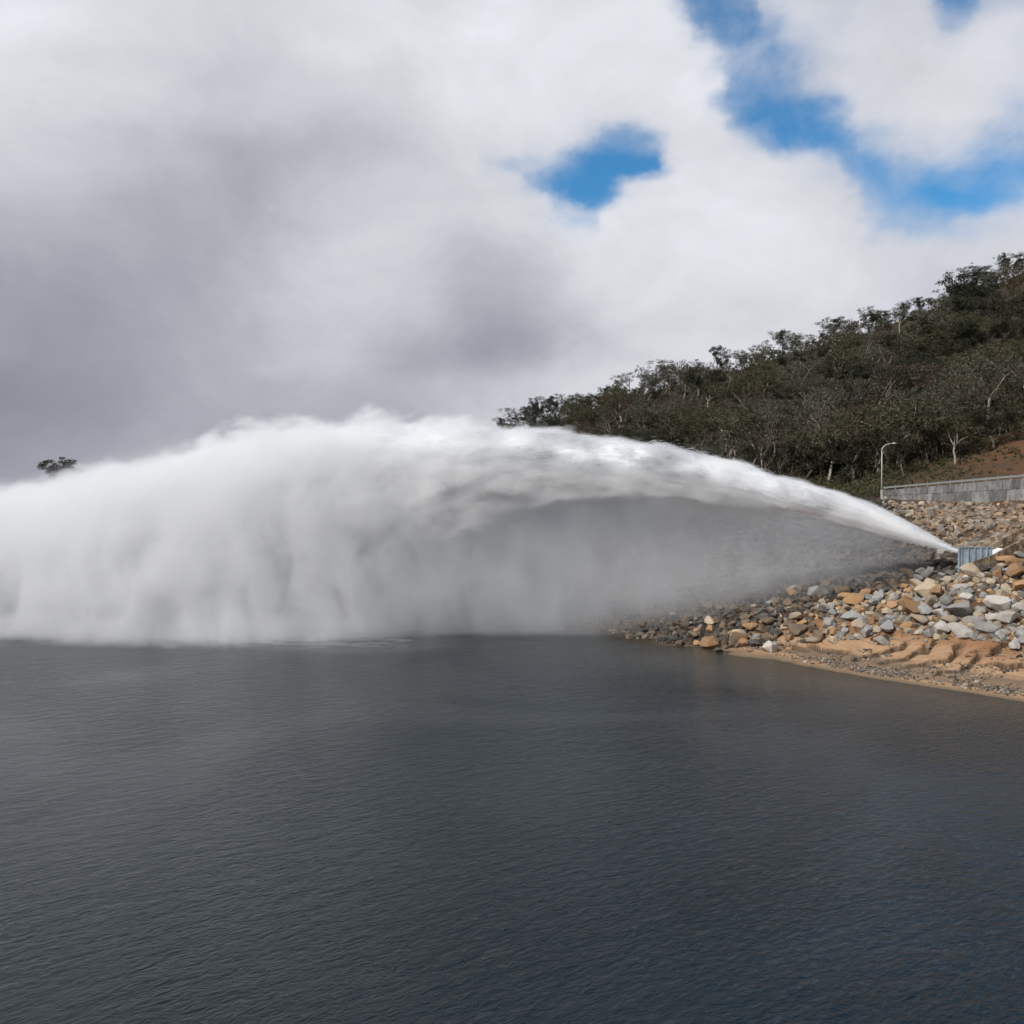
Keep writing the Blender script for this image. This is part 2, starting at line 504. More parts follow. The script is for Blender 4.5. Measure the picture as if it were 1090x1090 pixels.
for kk, (nm, mt) in KIND.items():
    for i, (v, f) in enumerate(SHAPES):
        me = np_mesh('boulder', v, f, mt, True)
        RM[kk, i] = me
        try: me.set_sharp_from_angle(angle=math.radians(32))
        except Exception: pass

placed = []


def boulder(x, y, size, kk, label, group=None, shape=None, lift=0.18, rot=None):
    i = random.randrange(len(SHAPES)) if shape is None else shape
    o = bpy.data.objects.new('boulder', RM[kk, i]); COL.objects.link(o)
    o.location = (x, y, terr(x, y)[0] + size*lift)
    o.rotation_euler = rot or (random.uniform(-.5, .5), random.uniform(-.5, .5), random.uniform(0, 6.28))
    o.scale = (size*.5*random.uniform(.9, 1.15),)*2 + (size*.5*random.uniform(.9, 1.1),)
    tag(o, label, 'boulder', group)
    placed.append((x, y, size*0.5))
    return o


heroes = [  # px, py of centre, size in px, kind, label
    (911, 637, 21, 'orange', 'yellow-orange cube-like boulder standing alone above the middle of the pile'),
    (757, 683, 22, 'orange', 'orange pointed boulder at the water end of the pile, above the shoreline'),
    (785, 677, 25, 'tan', 'large tan boulder between the orange pointed one and the white slab'),
    (820, 688, 21, 'white', 'flat white slab lying at the foot of the pile beside the gravel'),
    (803, 684, 16, 'dark', 'dark grey round boulder touching the white slab at its left'),
    (799, 666, 17, 'orange', 'low tan-orange boulder resting above the white slab'),
    (764, 692, 11, 'dark', 'small dark stone wedged under the orange pointed boulder'),
    (945, 667, 17, 'grey', 'grey boulder just above where the clay bank begins to show'),
    (1004, 668, 23, 'white', 'white-faced boulder with a dark shadowed end above the clay bank'),
    (1024, 672, 25, 'white', 'big round pale grey boulder right of the white-faced one above the clay'),
    (1050, 667, 25, 'grey', 'bulky blue-grey boulder on the upper edge of the clay bank'),
    (1072, 655, 24, 'white', 'rounded whitish boulder high in the pile near the clay bank edge'),
    (1082, 686, 16, 'white', 'white boulder lying lowest on the clay at the picture edge'),
    (1022, 648, 28, 'grey', 'wide grey block resting in the middle of the pale boulders'),
    (984, 648, 20, 'grey', 'light grey slab leaning among tan boulders above the clay bank'),
    (972, 645, 26, 'orange', 'long flat orange boulder across the middle of the pile'),
    (985, 628, 24, 'tan', 'pale tan block in the row under the dark shaded rocks'),
    (998, 630, 20, 'orange', 'orange-yellow pointed boulder beside the pale tan block'),
    (939, 683, 15, 'white', 'single pale boulder half sunk in brown clay below the pile'),
    (1083, 606, 26, 'orange', 'big orange boulder on top of the ridge under the concrete chute'),
    (1086, 622, 22, 'orange', 'yellow-orange boulder below the big orange one on the ridge'),
    (930, 640, 15, 'grey', 'small blue-grey block right of the yellow-orange cube-like boulder'),
    (952, 636, 16, 'white', 'pale pinkish block on the upper edge of the orange rocks'),
    (1060, 640, 30, 'white', 'long pale slab sloping down between grey blocks'),
    (857, 640, 15, 'brown', 'brown flat boulder left of the yellow-orange cube-like boulder'),
    (848, 655, 18, 'tan', 'tan slab with a smooth sloping top in the lower pile'),
    (740, 676, 14, 'brown', 'brown block just left of the orange pointed boulder'),
    (843, 630, 14, 'orange', 'round orange stone on the skyline of the dark rocks in the mist'),
]
for px, py, s, kk, lb in heroes:
    p = hit(px, py + s*0.28)
    boulder(p[0], p[1], s*p[1]/F*1.02, kk, lb, shape=None, lift=0.25)


def pile_kind(px, py):
    """which kind of stone lies where in the foreground pile"""
    r = random.random()
    if px < 730 or py < np.interp(px, [700, 780, 850, 950, 1000, 1040, 1090], [690, 652, 641, 630, 619, 609, 594]) + random.uniform(-3, 3):  # dark kinds under the jet carry its shade in their colour, besides wetness
        if px > 960 and random.random() < 0.4: return 'grey'
        return 'dark' if r < 0.45 else ('brown' if r < 0.95 else 'grey')
    if px < 880:
        return 'brown' if r < 0.52 else 'grey' if r < 0.60 else 'orange' if r < 0.70 else 'dark' if r < 0.95 else 'tan'
    if px < 985:
        if py < 655: return 'orange' if r < 0.42 else 'tan' if r < 0.7 else 'grey' if r < 0.9 else 'brown'
        return 'grey' if r < 0.45 else 'white' if r < 0.55 else 'orange' if r < 0.68 else 'tan' if r < 0.9 else 'brown'
    if py < 625: return 'orange' if r < 0.25 else 'tan' if r < 0.5 else 'grey' if r < 0.85 else 'white'
    return 'white' if r < 0.38 else 'grey' if r < 0.68 else 'tan' if r < 0.9 else 'orange'


def in_pile(px, py):
    top = np.interp(px, [640, 700, 800, 900, 1000, 1040, 1090], [652, 640, 630, 617, 607, 604, 592])
    bot = np.interp(px, [640, 700, 760, 820, 880, 920, 950, 1000, 1090], [670, 684, 693, 690, 686, 680, 672, 680, 688])
    return top <= py <= bot


def zone_label(px, py, kk):
    nm = KIND[kk][0]
    if px < 740: return f'{nm} boulder in the misty far end of the pile by the water', 'boulders at the misty end of the pile'
    if py < 622: return f'{nm} boulder along the shaded ridge under the water jet', 'boulders along the ridge under the jet'
    if px < 880: return f'{nm} boulder in the lower pile left of the clay bank', 'boulders in the lower pile'
    if px < 985: return f'{nm} boulder in the orange middle of the sunlit pile', 'boulders in the middle of the pile'
    return f'{nm} boulder in the pale sunlit pile above the clay bank', 'boulders above the clay bank'


n_ind = len(heroes); tries = 0
cand = []
while n_ind < 296 and tries < 60000:
    tries += 1
    px = random.uniform(650, 1093) if tries % 4 == 0 else random.uniform(740, 1093); py = random.uniform(590, 694)
    if not in_pile(min(px, 1090), py): continue
    p = hit(px, py)
    if p is None: continue
    u = random.random()
    size = (1.0 + 1.15*u**1.5) * (1.0 if px > 850 else 0.85)
    if tries > 6000: size *= 0.75
    if any((p[0]-a)**2 + (p[1]-b)**2 < ((s + size*0.5)*0.56)**2 for a, b, s in placed): continue
    kk = pile_kind(px, py)
    lb, gr = zone_label(px, py, kk)
    boulder(p[0], p[1], size, kk, lb, gr)
    n_ind += 1
print('boulders', n_ind, 'tries', tries)

# everything smaller or farther: one rockfill object
LO = [rock_shape(300+i, False) for i in range(14)]
tints = {'warm': [(0.40, 0.30, 0.20), (0.33, 0.26, 0.19), (0.46, 0.37, 0.27), (0.26, 0.23, 0.20), (0.37, 0.33, 0.29), (0.30, 0.20, 0.13)],
         'dark': [(0.10, 0.09, 0.08), (0.14, 0.12, 0.095), (0.17, 0.13, 0.10), (0.08, 0.08, 0.08)],
         'pale': [(0.45, 0.40, 0.33), (0.30, 0.30, 0.30), (0.50, 0.42, 0.30), (0.22, 0.21, 0.20), (0.42, 0.27, 0.14)]}


def rocks_mesh(pts, shapes):
    VV, FF, CC = [], [], []; n = 0
    for (x, y, z, s, tn) in pts:
        v, f = shapes[rng.integers(len(shapes))]
        a = rng.uniform(0, 6.28); b = rng.uniform(-.6, .6); ca, sa, cb, sb = math.cos(a), math.sin(a), math.cos(b), math.sin(b)
        R = np.array([[ca, -sa, 0], [sa, ca, 0], [0, 0, 1]]) @ np.array([[1, 0, 0], [0, cb, -sb], [0, sb, cb]])
        VV.append((v * s * 0.5) @ R.T + [x, y, z]); FF.append(f + n); n += len(v)
        cc = np.array(tints[tn][rng.integers(len(tints[tn]))]) * rng.uniform(0.52, 0.97)
        CC.append(np.tile(cc, (len(v), 1)))
    return np.concatenate(VV), np.concatenate(FF), np.concatenate(CC)


pts = []


def scatter(n, xr, yr, cond, smin, smax, tn, lift=0.1):
    X = rng.uniform(*xr, n); Y = rng.uniform(*yr, n)
    Z = terr(X, Y)
    PX = CX + X/Y*F; PY = HY + (CAMH - Z)/Y*F
    for x_, y_, z_, a, b in zip(X, Y, Z, PX, PY):
        if cond(a, b, x_, y_, z_):
            s = smin + (smax-smin)*rng.random()**2
            pts.append((x_, y_, z_ + s*lift, s, tn(a, b) if callable(tn) else tn))


def wall_y(x): return np.interp(x, [60, 69.4, 84.3, 110], [179, 168.5, 148.5, 118])


# rockfill face between the ridge and the wall
scatter(7500, (28, 100), (104, 182), lambda a, b, X, Y, Z: Y < wall_y(X)-1.0 and Y > 103.5 + (X < 49)*4 + max(0, (48 - X))*0.42 and X > 24 + (Y-120)*0.25 and Z > 0.2, 0.7, 1.7,
        lambda a, b: 'warm' if a > 950 + rng.uniform(-35, 25) + (b-545)*1.4 else 'dark')  # dark tints below the jet: shade painted into the stone, plus spray wetness
# under the pile, fills the gaps
scatter(9500, (10, 66), (78, 130), lambda a, b, X, Y, Z: 640 < a < 1200 and in_pile(min(a, 1090), b+2) and Z > 0.1, 0.45, 1.3,
        lambda a, b: 'dark' if (a < 800 or b < np.interp(a, [850, 950, 1000, 1040, 1090], [640, 628, 617, 607, 594])) else ('pale' if a > 870 else ('warm' if rng.random() < .5 else 'dark')), 0.0)  # dark filler tints also paint the jet's shade onto spray-wetted stones
scatter(6500, (50, 112), (62, 120), lambda a, b, X, Y, Z: a > 1092 and Z > 2.8 and Y < wall_y(X)-1.0, 0.7, 1.9, lambda a, b: 'pale' if rng.random() < .45 else 'warm')
# dark scree at the far end of the bank, in the mist
scatter(2600, (-2, 45), (104, 150), lambda a, b, X, Y, Z: a < 900 and 0.15 < Z, 0.35, 1.3, 'dark')
Vr, Fr, Cr = rocks_mesh(pts, LO)
mR = rock_mat('rockfill_stone', None, None, 0.88, True)
rf = link('rockfill', np_mesh('rockfill', Vr, Fr, mR, False, Cr))
tag(rf, 'loose rockfill of broken tan and brown stone on the dam face', 'rockfill', kind='stuff')
print('rockfill', len(pts))

# gravel along the waterline and in the gullies
pts = []
SHL = np.array([q[:2] for q in sh])
for k in range(15000):
    i = rng.integers(0, 7); q = rng.random(); b0 = SHL[i]*(1-q) + SHL[i+1]*q
    n_ = rng.normal(1.9, 0.75) + 0.5*math.sin(b0[0]*0.9) if rng.random() < .95 else rng.uniform(0.2, 6)
    x_, y_ = b0[0] + 0.62*n_, b0[1] + 0.78*n_
    if fbm(x_/2.2, y_/2.2, 0, 2, 78) + 0.28 < rng.random()*0.5: continue
    pts.append((x_, y_, None, 0.07 + 0.22*rng.random()**2.5, 'dark' if rng.random() < .55 else ('pale' if rng.random() < .6 else 'warm')))
for k in range(4500):
    x_, y_ = rng.uniform(24, 56), rng.uniform(78, 99)
    if fbm(x_/3, y_/3, 0, 2, 77) < 0.05: continue
    pts.append((x_, y_, None, 0.10 + 0.40*rng.random()**2.5, 'pale' if rng.random() < .4 else ('warm' if rng.random() < .5 else 'dark')))
zz = terr(np.array([p[0] for p in pts]), np.array([p[1] for p in pts]))
pts = [(p[0], p[1], z_ + p[3]*0.12, p[3], p[4]) for p, z_ in zip(pts, zz) if z_ > 0.16 and (z_ < 1.4 or 1.7 < z_ < 4.2)]
XS = ico(1)
TINY = [(rock_shape(500+i, False)) for i in range(4)]
Vr, Fr, Cr = rocks_mesh(pts, [(XS[0]*np.array([1, .8, .6]), XS[1]), (XS[0]*np.array([1.2, .7, .7]), XS[1])])
gv = link('gravel', np_mesh('gravel', Vr, Fr, mR, False, Cr))
tag(gv, 'grey gravel and pebbles strewn along the clay shoreline', 'gravel', kind='stuff')
print('gravel', len(pts))

# ------------------------------------------------------------------ trees
def bark_mat(name, a, b):
    m, t, out = material(name)
    tc = t.new('ShaderNodeTexCoord')
    n = t.noise(t.vmul(tc.outputs['Object'], (1, 1, 0.3)), 2.0, 5, 0.6)
    pbsdf(t, out, t.mix(t.ss(n, 0.35, 0.65), a, b), 0.85, bump=n, bump_d=0.05, spec=0.2)
    return m


def leaf_mat(name, a, b):
    m, t, out = material(name)
    tc = t.new('ShaderNodeTexCoord'); oi = t.new('ShaderNodeObjectInfo')
    at = t.new('ShaderNodeAttribute', attribute_name='tint')
    n = t.noise(tc.outputs['Object'], 0.5, 3, 0.6)
    k = t.m('ADD', t.m('MULTIPLY', oi.outputs['Random'], 0.6), t.m('MULTIPLY', n, 0.4))
    c_ = t.mix(1.0, t.mix(k, a, b), at.outputs['Color'], 'MULTIPLY')
    d = t.new('ShaderNodeBsdfPrincipled'); t.put(d.inputs['Base Color'], c_); d.inputs['Roughness'].default_value = 0.6
    d.inputs['Specular IOR Level'].default_value = 0.2
    tr = t.new('ShaderNodeBsdfTranslucent'); t.put(tr.inputs[0], c_)
    mx = t.new('ShaderNodeMixShader'); mx.inputs[0].default_value = 0.25
    t.l.new(d.outputs[0], mx.inputs[1]); t.l.new(tr.outputs[0], mx.inputs[2]); t.l.new(mx.outputs[0], out.inputs['Surface'])
    return m


BARK = {'pale': bark_mat('bark_pale', (0.40, 0.36, 0.30), (0.22, 0.18, 0.14)), 'dull': bark_mat('bark_dull', (0.17, 0.14, 0.115), (0.09, 0.07, 0.055))}
LEAF = {'green': leaf_mat('leaf_olive', (0.064, 0.065, 0.034), (0.108, 0.098, 0.052)),
        'grey': leaf_mat('leaf_greygreen', (0.082, 0.084, 0.060), (0.135, 0.132, 0.098)),
        'dark': leaf_mat('leaf_dark', (0.030, 0.034, 0.020), (0.050, 0.050, 0.030)),
        'brown': leaf_mat('leaf_brown', (0.085, 0.062, 0.040), (0.11, 0.085, 0.055))}


def leaves(centres, radii, per, size, r):
    """many small leaf quads in squashed clumps"""
    V, C_ = [], []
    for cpt, rad in zip(centres, radii):
        n = int(per * (rad/1.3)**1.6) + 6
        d = r.normal(size=(n, 3)); d /= np.linalg.norm(d, axis=1)[:, None]
        p = np.array(cpt) + d * (r.random(n)**0.45)[:, None] * np.array([rad*1.1, rad*1.1, rad*0.85])
        a = r.normal(size=(n, 3)); a /= np.linalg.norm(a, axis=1)[:, None]
        b = np.cross(a, r.normal(size=(n, 3))); b /= np.linalg.norm(b, axis=1)[:, None] + 1e-6
        s = size * r.uniform(0.6, 1.4, n)[:, None]
        a = a*s*1.25; b = b*s*0.6
        V.append(np.stack([p-a, p-b*0.8, p+a, p+b], 1).reshape(-1, 3))
        C_.append(np.tile(np.repeat((r.uniform(0.7, 1.35, n)*r.uniform(.8, 1.2))[:, None], 3, 1)[:, None, :], (1, 4, 1)).reshape(-1, 3))
    V = np.concatenate(V); C_ = np.concatenate(C_)
    return V, np.arange(len(V)).reshape(-1, 4), C_


def gum_tree(seed, H, bark, leaf, spread=1.0, fork=0.4, stems=1, per=70, dens=1.0, nlimb=4):
    r = np.random.default_rng(seed); mb = MB(); ends = []

    def grow(p, d, L, rad, depth):
        n = 4; pts_ = [p]; rr = [rad]; q = p.copy(); dd = d.copy()
        for i in range(n):
            dd = dd + r.normal(size=3)*0.16 + np.array([0, 0, 0.05]); dd /= np.linalg.norm(dd)
            q = q + dd*L/n; pts_.append(q.copy()); rr.append(rad*(1 - 0.42*(i+1)/n))
        mb.tube(pts_, rr, 6 if depth < 2 else 4)
        if depth >= 3:
            ends.append((q, L)); return
        if depth >= 1: ends.append((pts_[-2], L*0.8))
        if depth == 2: ends.append((pts_[2], L*0.8))
        k = nlimb if depth == 0 else (3 if r.random() < .45 else 2)
        ph = r.uniform(0, 6.28)
        for j in range(k):
            an = ph + j*6.28/k + r.normal()*0.3
            side = np.array([math.cos(an), math.sin(an), 0.0])
            w = (0.55 + 0.35*r.random())*spread
            nd = dd*1.0 + side*w + np.array([0, 0, 0.10 if depth < 2 else 0.0]); nd /= np.linalg.norm(nd)
            grow(q, nd, L*(0.62 + 0.2*r.random()) if depth else H*0.27*(0.8+.4*r.random()), rr[-1]*0.78, depth+1)
    for s in range(stems):
        a = r.uniform(0, 6.28); off = np.array([math.cos(a), math.sin(a), 0])*0.5*(stems > 1)
        d0 = np.array([off[0]*0.5+r.normal()*0.08, off[1]*0.5+r.normal()*0.08, 1.0]); d0 /= np.linalg.norm(d0)
        grow(off + np.array([0, 0, -0.5]), d0, H*fork, H*0.021, 0)
    trunk = mb.mesh('trunk', BARK[bark], True)
    E = [e for e in ends if r.random() < dens]
    cen = [e[0] + r.normal(size=3)*0.35 for e in E]; rad = [H*0.068*r.uniform(0.6, 1.35) for e in E]
    Vl, Fl, Cl = leaves(cen, rad, int(per*0.9), 0.17, r)
    crown = np_mesh('crown', Vl, Fl, LEAF[leaf], False, Cl)
    return trunk, crown, max(v[2] for v in Vl)


VAR = []
spec = [('pale', 'green', 1.0, .38, 1, 75, .95, 4), ('dull', 'dark', 0.9, .42, 1, 95, 1, 4), ('pale', 'grey', 1.1, .36, 2, 62, .9, 3),
        ('dull', 'green', 1.15, .34, 1, 85, 1, 5), ('pale', 'grey', 0.8, .5, 1, 60, .85, 3), ('dull', 'brown', 1.0, .38, 1, 58, .8, 4),
        ('dull', 'dark', 1.2, .30, 2, 85, 1, 3), ('pale', 'brown', 1.0, .45, 1, 40, .6, 4), ('pale', 'green', 1.25, .3, 2, 70, .9, 3),
        ('dull', 'grey', 1.0, .4, 1, 75, 1, 4), ('dull', 'green', 0.8, .5, 1, 80, 1, 4), ('dull', 'dark', 1.0, .35, 1, 110, 1, 5), ('dull', 'dark', 0.85, .3, 1, 230, 1, 5)]
for i, (b, l, sp, fk, st, per, de, nl) in enumerate(spec):
    tr, cr, h = gum_tree(900+i, 14.0, b, l, sp, fk, st, per, de, nl)
    VAR.append((tr, cr, h, b, l))
LNAME = {'green': 'olive-green', 'grey': 'grey-green', 'dark': 'dark green', 'brown': 'brownish'}
tree_xy = []


def tree(x, y, h, var, label, group=None, sx=1.0, rot=None):
    tr, cr, h0, b, l = VAR[var]
    e = bpy.data.objects.new('gum_tree', None); COL.objects.link(e)
    e.empty_display_size = 0.5
    e.location = (x, y, terr(x, y)[0] - 0.1); k = h/h0
    e.scale = (k*sx, k*sx, k); e.rotation_euler = (0, 0, random.uniform(0, 6.28) if rot is None else rot)
    for nm, me in (('trunk', tr), ('crown', cr)):
        o = bpy.data.objects.new(nm, me); COL.objects.link(o); o.parent = e
    tag(e, label, 'tree', group); tree_xy.append((x, y))
    return e


def tree_px(px, base_py, top_py, var, label, sx=1.0, rot=None, Y=None):
    p = hit(px, base_py) if Y is None else ray(px, base_py, Y)
    if Y is not None: p[2] = terr(p[0], p[1])[0]
    ztop = CAMH - (top_py - HY)/F*p[1]
    return tree(p[0], p[1], max(4.0, ztop - p[2]), var, label, None, sx, rot)


tree_px(1017, 494, 436, 0, 'spreading pale-limbed gum tree standing at the top of the red earth bank', 1.25, 0.4)
tree_px(931, 438, 385, 4, 'gum tree with thick twin white trunks high on the wooded slope', 1.2, 1.0)
tree_px(868, 466, 408, 4, 'olive gum tree with a single straight pale trunk above the white jet', 1.1, 2.0)
tree_px(782, 500, 428, 8, 'broad olive gum tree with bare forked limbs rising right behind the jet', 1.35, 0.2)
tree_px(812, 508, 452, 7, 'thin-leaved leaning gum tree just behind the edge of the jet', 1.1, 0.9)
tree_px(938, 504, 452, 2, 'gum tree with pale stems just behind the street lamp', 1.1, 2.2)
tree_px(963, 508, 468, 1, 'dark bushy tree rooted low behind the retaining wall', 1.3, 2.2)
tree_px(1058, 478, 428, 11, 'dense dark green tree overhanging the red earth bank', 1.5, 1.2)
tree_px(1086, 468, 425, 3, 'bright olive bushy tree overhanging the bank at the picture edge', 1.5, 1.2)
tree_px(1018, 340, 288, 6, 'tallest windswept gum tree on the skyline, leaning over the ridge', 1.1, 0.5)
tree_px(1080, 330, 286, 5, 'tall gum tree on the skyline at the picture edge', 1.1, 0.5)
tree_px(686, 430, 388, 2, 'lone wispy gum tree sticking up above the middle of the ridge line', 0.9, 0.5)
tree_px(533, 470, 443, 1, 'small dark tree at the very end of the ridge above the mist', 1.1, 0.5)
tree_px(566, 462, 432, 6, 'dark tree second from the low end of the ridge', 1.0, 1.5)
tree_px(612, 450, 419, 3, 'dark round-topped tree on the low part of the ridge', 1.0, 2.5)
tree_px(50, 530, 486, 12, 'lone dark tree whose top shows over the plume of spray', 1.5, 0.5, Y=322)

# skyline row
sky_px = np.array([525, 600, 700, 800, 900, 1000, 1090, 1200]); sky_py = np.array([468, 450, 427, 403, 372, 338, 320, 285])
px = 546.0; SKYP = []
SKYL = 'low tree in the unbroken row along the ridge skyline'
while px < 1130:
    a_, b_ = 240.0, 520.0
    for _ in range(14):
        mid = (a_+b_)/2
        if hit(px, mid) is None: a_ = mid
        else: b_ = mid
    ph = hit(px, b_ + random.uniform(0.2, 3.0)); X = (px-CX)/F; Yr = ph[1]
    SKYP.append((px, b_))
    v = random.choice([1, 6, 3, 11, 9, 5, 10, 1])
    h = random.uniform(6.0, 12.0) if random.random() < .72 else random.uniform(13, 18)
    l = VAR[v][4]
    tree(X*Yr, Yr, h, v, f'{LNAME[l]} gum tree in the row along the ridge skyline', 'gum trees along the ridge skyline', random.uniform(.9, 1.3))
    px += random.uniform(5, 9.5)
sky_px = np.array([q[0] for q in SKYP]); sky_py = np.array([q[1] for q in SKYP])
print('ridge', [(int(a), int(b)) for a, b in SKYP[::10]])
# slope
tries = 0
while len(tree_xy) < 299 and tries < 20000:
    tries += 1
    px = random.uniform(560, 1130)
    top = float(np.interp(px, sky_px, sky_py))
    py = random.uniform(top+4, np.interp(px, [560, 700, 800, 900, 960, 1010, 1090], [500, 505, 515, 522, 507, 488, 462]))
    p = hit(px, py)
    if p is None or p[1] < 183: continue
    dmin = 5.2 + 0.012*(p[1]-190)
    if any((p[0]-a)**2 + (p[1]-b)**2 < dmin*dmin for a, b in tree_xy): continue
    zone = vnoise(p[0]/45, p[1]/45, 0, 61)
    pool = [1, 3, 11, 10, 0] if zone > 0.25 else ([2, 4, 9, 7, 5, 9] if zone < -0.2 else [0, 2, 3, 5, 8, 9, 10, 1, 7])
    v = random.choice(pool)
    far = p[1] > 330
    h = random.uniform(12, 19) * (1.0 if far else 0.95)
    b, l = VAR[v][3], VAR[v][4]
    where = 'high on the wooded hillside' if far else ('low on the hillside behind the jet' if px < 900 else 'low on the hillside above the road')
    bn = 'pale-stemmed' if b == 'pale' else 'dark-stemmed'
    tree(p[0], p[1], h, v, f'{LNAME[l]} {bn} gum tree {where}', 'gum trees covering the hillside', random.uniform(1.1, 1.6))
print('trees', len(tree_xy), tries)

RIDGE = [hit(a_, b_+0.3) for a_, b_ in SKYP]
# the wood between those trees: lower, sparser crowns that read as one mass
r = np.random.default_rng(77)
cen, rad, tm = [], [], []
mbT = MB()
for k in range(950):
    px = r.uniform(535, 1140); top = float(np.interp(px, sky_px, sky_py)); py = r.uniform(top+0.2, top+7) if k % 5 == 0 else r.uniform(top+2, np.interp(px, [560, 700, 800, 900, 960, 1010, 1090], [500, 505, 515, 522, 507, 485, 458]))
    p = hit(px, py)
    if p is None or p[1] < 186 or p[2] < 2.5: continue
    tk = [(1.0,1.0,1.0),(0.75,0.8,0.62),(1.05,0.85,0.68),(0.5,0.55,0.40),(1.35,1.38,1.25),(0.95,1.0,0.66)][r.integers(6)]; h = r.uniform(4.5, 9.5); lean = r.normal(size=2)*0.8
    if k % 5 == 0: h *= 0.8; p[1] += r.uniform(0, 4)
    mbT.tube([(p[0], p[1], p[2]-.3), (p[0]+lean[0]*.4, p[1]+lean[1]*.4, p[2]+h*.45), (p[0]+lean[0], p[1]+lean[1], p[2]+h*.85)], [0.15, 0.10, 0.05], 4)
    for q in range(10):
        a = r.uniform(0, 6.28); R = r.uniform(0.3, 2.6)
        tipc = (p[0]+lean[0]*.7+R*math.cos(a), p[1]+lean[1]*.7+R*math.sin(a), p[2]+h*r.uniform(0.22, 0.98))
        mbT.tube([(p[0]+lean[0]*.5, p[1]+lean[1]*.5, p[2]+h*.5), tipc], [0.08, 0.03], 3)
        cen.append(tipc); rad.append(h*r.uniform(0.09, 0.16)); tm.append(tk)
for k in range(420):
    x_, y_ = r.uniform(-300, 0), r.uniform(262, 430); z_ = terr(x_, y_)[0]
    if z_ < 0.8 or z_ > 25: continue
    h = r.uniform(2.0, 4.5)
    for q in range(3):
        cen.append((x_ + r.normal()*1.2, y_ + r.normal()*1.2, z_ + h*r.uniform(0.3, 0.7))); rad.append(h*0.32); tm.append((0.85, 0.9, 0.7))
Vl, Fl, Cl = leaves(cen, rad, 40, 0.23, r)
cnt = [(int(40*(q/1.3)**1.6)+6)*4 for q in rad]
Cl = 0.72 * Cl * np.repeat(np.array(tm), cnt, 0) * (0.75 + 0.5*vnoise(Vl[:, 0]/9, Vl[:, 1]/9, 0, 3))[:, None].clip(0.5, 1.4)  # whole tint lowered to paint shade gaps between the larger trees
fo = link('forest', np_mesh('forest', Vl, Fl, LEAF['grey'], False, Cl)); tag(fo, 'grey-green mass of scrubby gum wood filling the hillside between the larger trees', 'forest', kind='stuff')
fst = mbT.build('stems', BARK['dull'], fo); fst['kind'] = 'stuff'
print('forest', len(cen), len(Fl))

# undergrowth: shrubs between the trees, along the bank and road
r = np.random.default_rng(5)
cen, rad = [], []
N = 4200
X = r.uniform(-10, 330, N); Y = 186 + 300*r.random(N)**1.3
Z = terr(X, Y); PXs = CX + X/Y*F
for x_, y_, z_, a in zip(X, Y, Z, PXs):
    if a < 520 or a > 1180 or z_ < 3: continue
    if y_ < 205 and a > 985 and CAMH - (z_-CAMH) and (HY + (CAMH-z_)/y_*F) > np.interp(a, [985, 1090, 1180], [500, 468, 440]): continue
    R = r.uniform(1.1, 2.6); cen.append((x_, y_, z_ + R*0.4)); rad.append(R)
for k in range(900):       # low bushes on the red bank and left of the wall
    px = r.uniform(850, 1110); py = r.uniform(475, 527)
    if px < 940: py = r.uniform(500, 530)
    p = hit(px, py)
    if p is None or p[1] < 172: continue
    if px > 1035 and r.random() < 0.7: continue
    R = r.uniform(0.3, 0.8) if px > 960 else r.uniform(0.8, 1.8)
    cen.append((p[0], p[1], p[2]+R*0.3)); rad.append(R)
Vl, Fl, Cl = leaves(cen, rad, 52, 0.20, r)
Cl = Cl * np.array([1.0, 1.0, 1.0])
ug = link('undergrowth', np_mesh('undergrowth', Vl, Fl, LEAF['green'], False, Cl))
tag(ug, 'low green and brown scrub covering the slope between the gum trees', 'undergrowth', kind='stuff')
print('undergrowth', len(cen), len(Fl))

# ------------------------------------------------------------------ retaining wall, guard rail, lamp
def wp(px, top_py, Y): return ray(px, top_py, Y)


A = wp(941, 522.0, 169.5); B = wp(1090, 509.3, 150.0)
dirw = (B - A); Lw = math.hypot(dirw[0], dirw[1]); ux, uy = dirw[0]/Lw, dirw[1]/Lw; slope = dirw[2]/Lw
nxw, nyw = uy, -ux    # toward the camera
if nyw > 0: nxw, nyw = -nxw, -nyw
L = Lw * 1.55
m, t, out = material('concrete_panels')
at = t.new('ShaderNodeAttribute', attribute_name='tint'); tc = t.new('ShaderNodeTexCoord')
n = t.noise(t.vmul(tc.outputs['Object'], (1.5, 1.5, 0.5)), 1.6, 6, 0.65)
n2 = t.noise(tc.outputs['Object'], 14, 3, 0.6)
colr = t.mix(1.0, at.outputs['Color'], t.mix(t.ss(n, 0.3, 0.72), (0.55, 0.54, 0.53), (1.12, 1.12, 1.11)), 'MULTIPLY')
pbsdf(t, out, colr, 0.9, bump=n2, bump_d=0.02, spec=0.2)
M_CONC = m
wr = link('retaining_wall', None)
wr.location = (A[0], A[1], A[2]-4)
wr.rotation_euler = (0, 0, math.atan2(uy, ux))
tag(wr, 'grey retaining wall of two rows of concrete panels along the road', 'retaining wall')
sgn = -1.0   # local -y faces the camera side


def topz(s): return 4 + slope*s


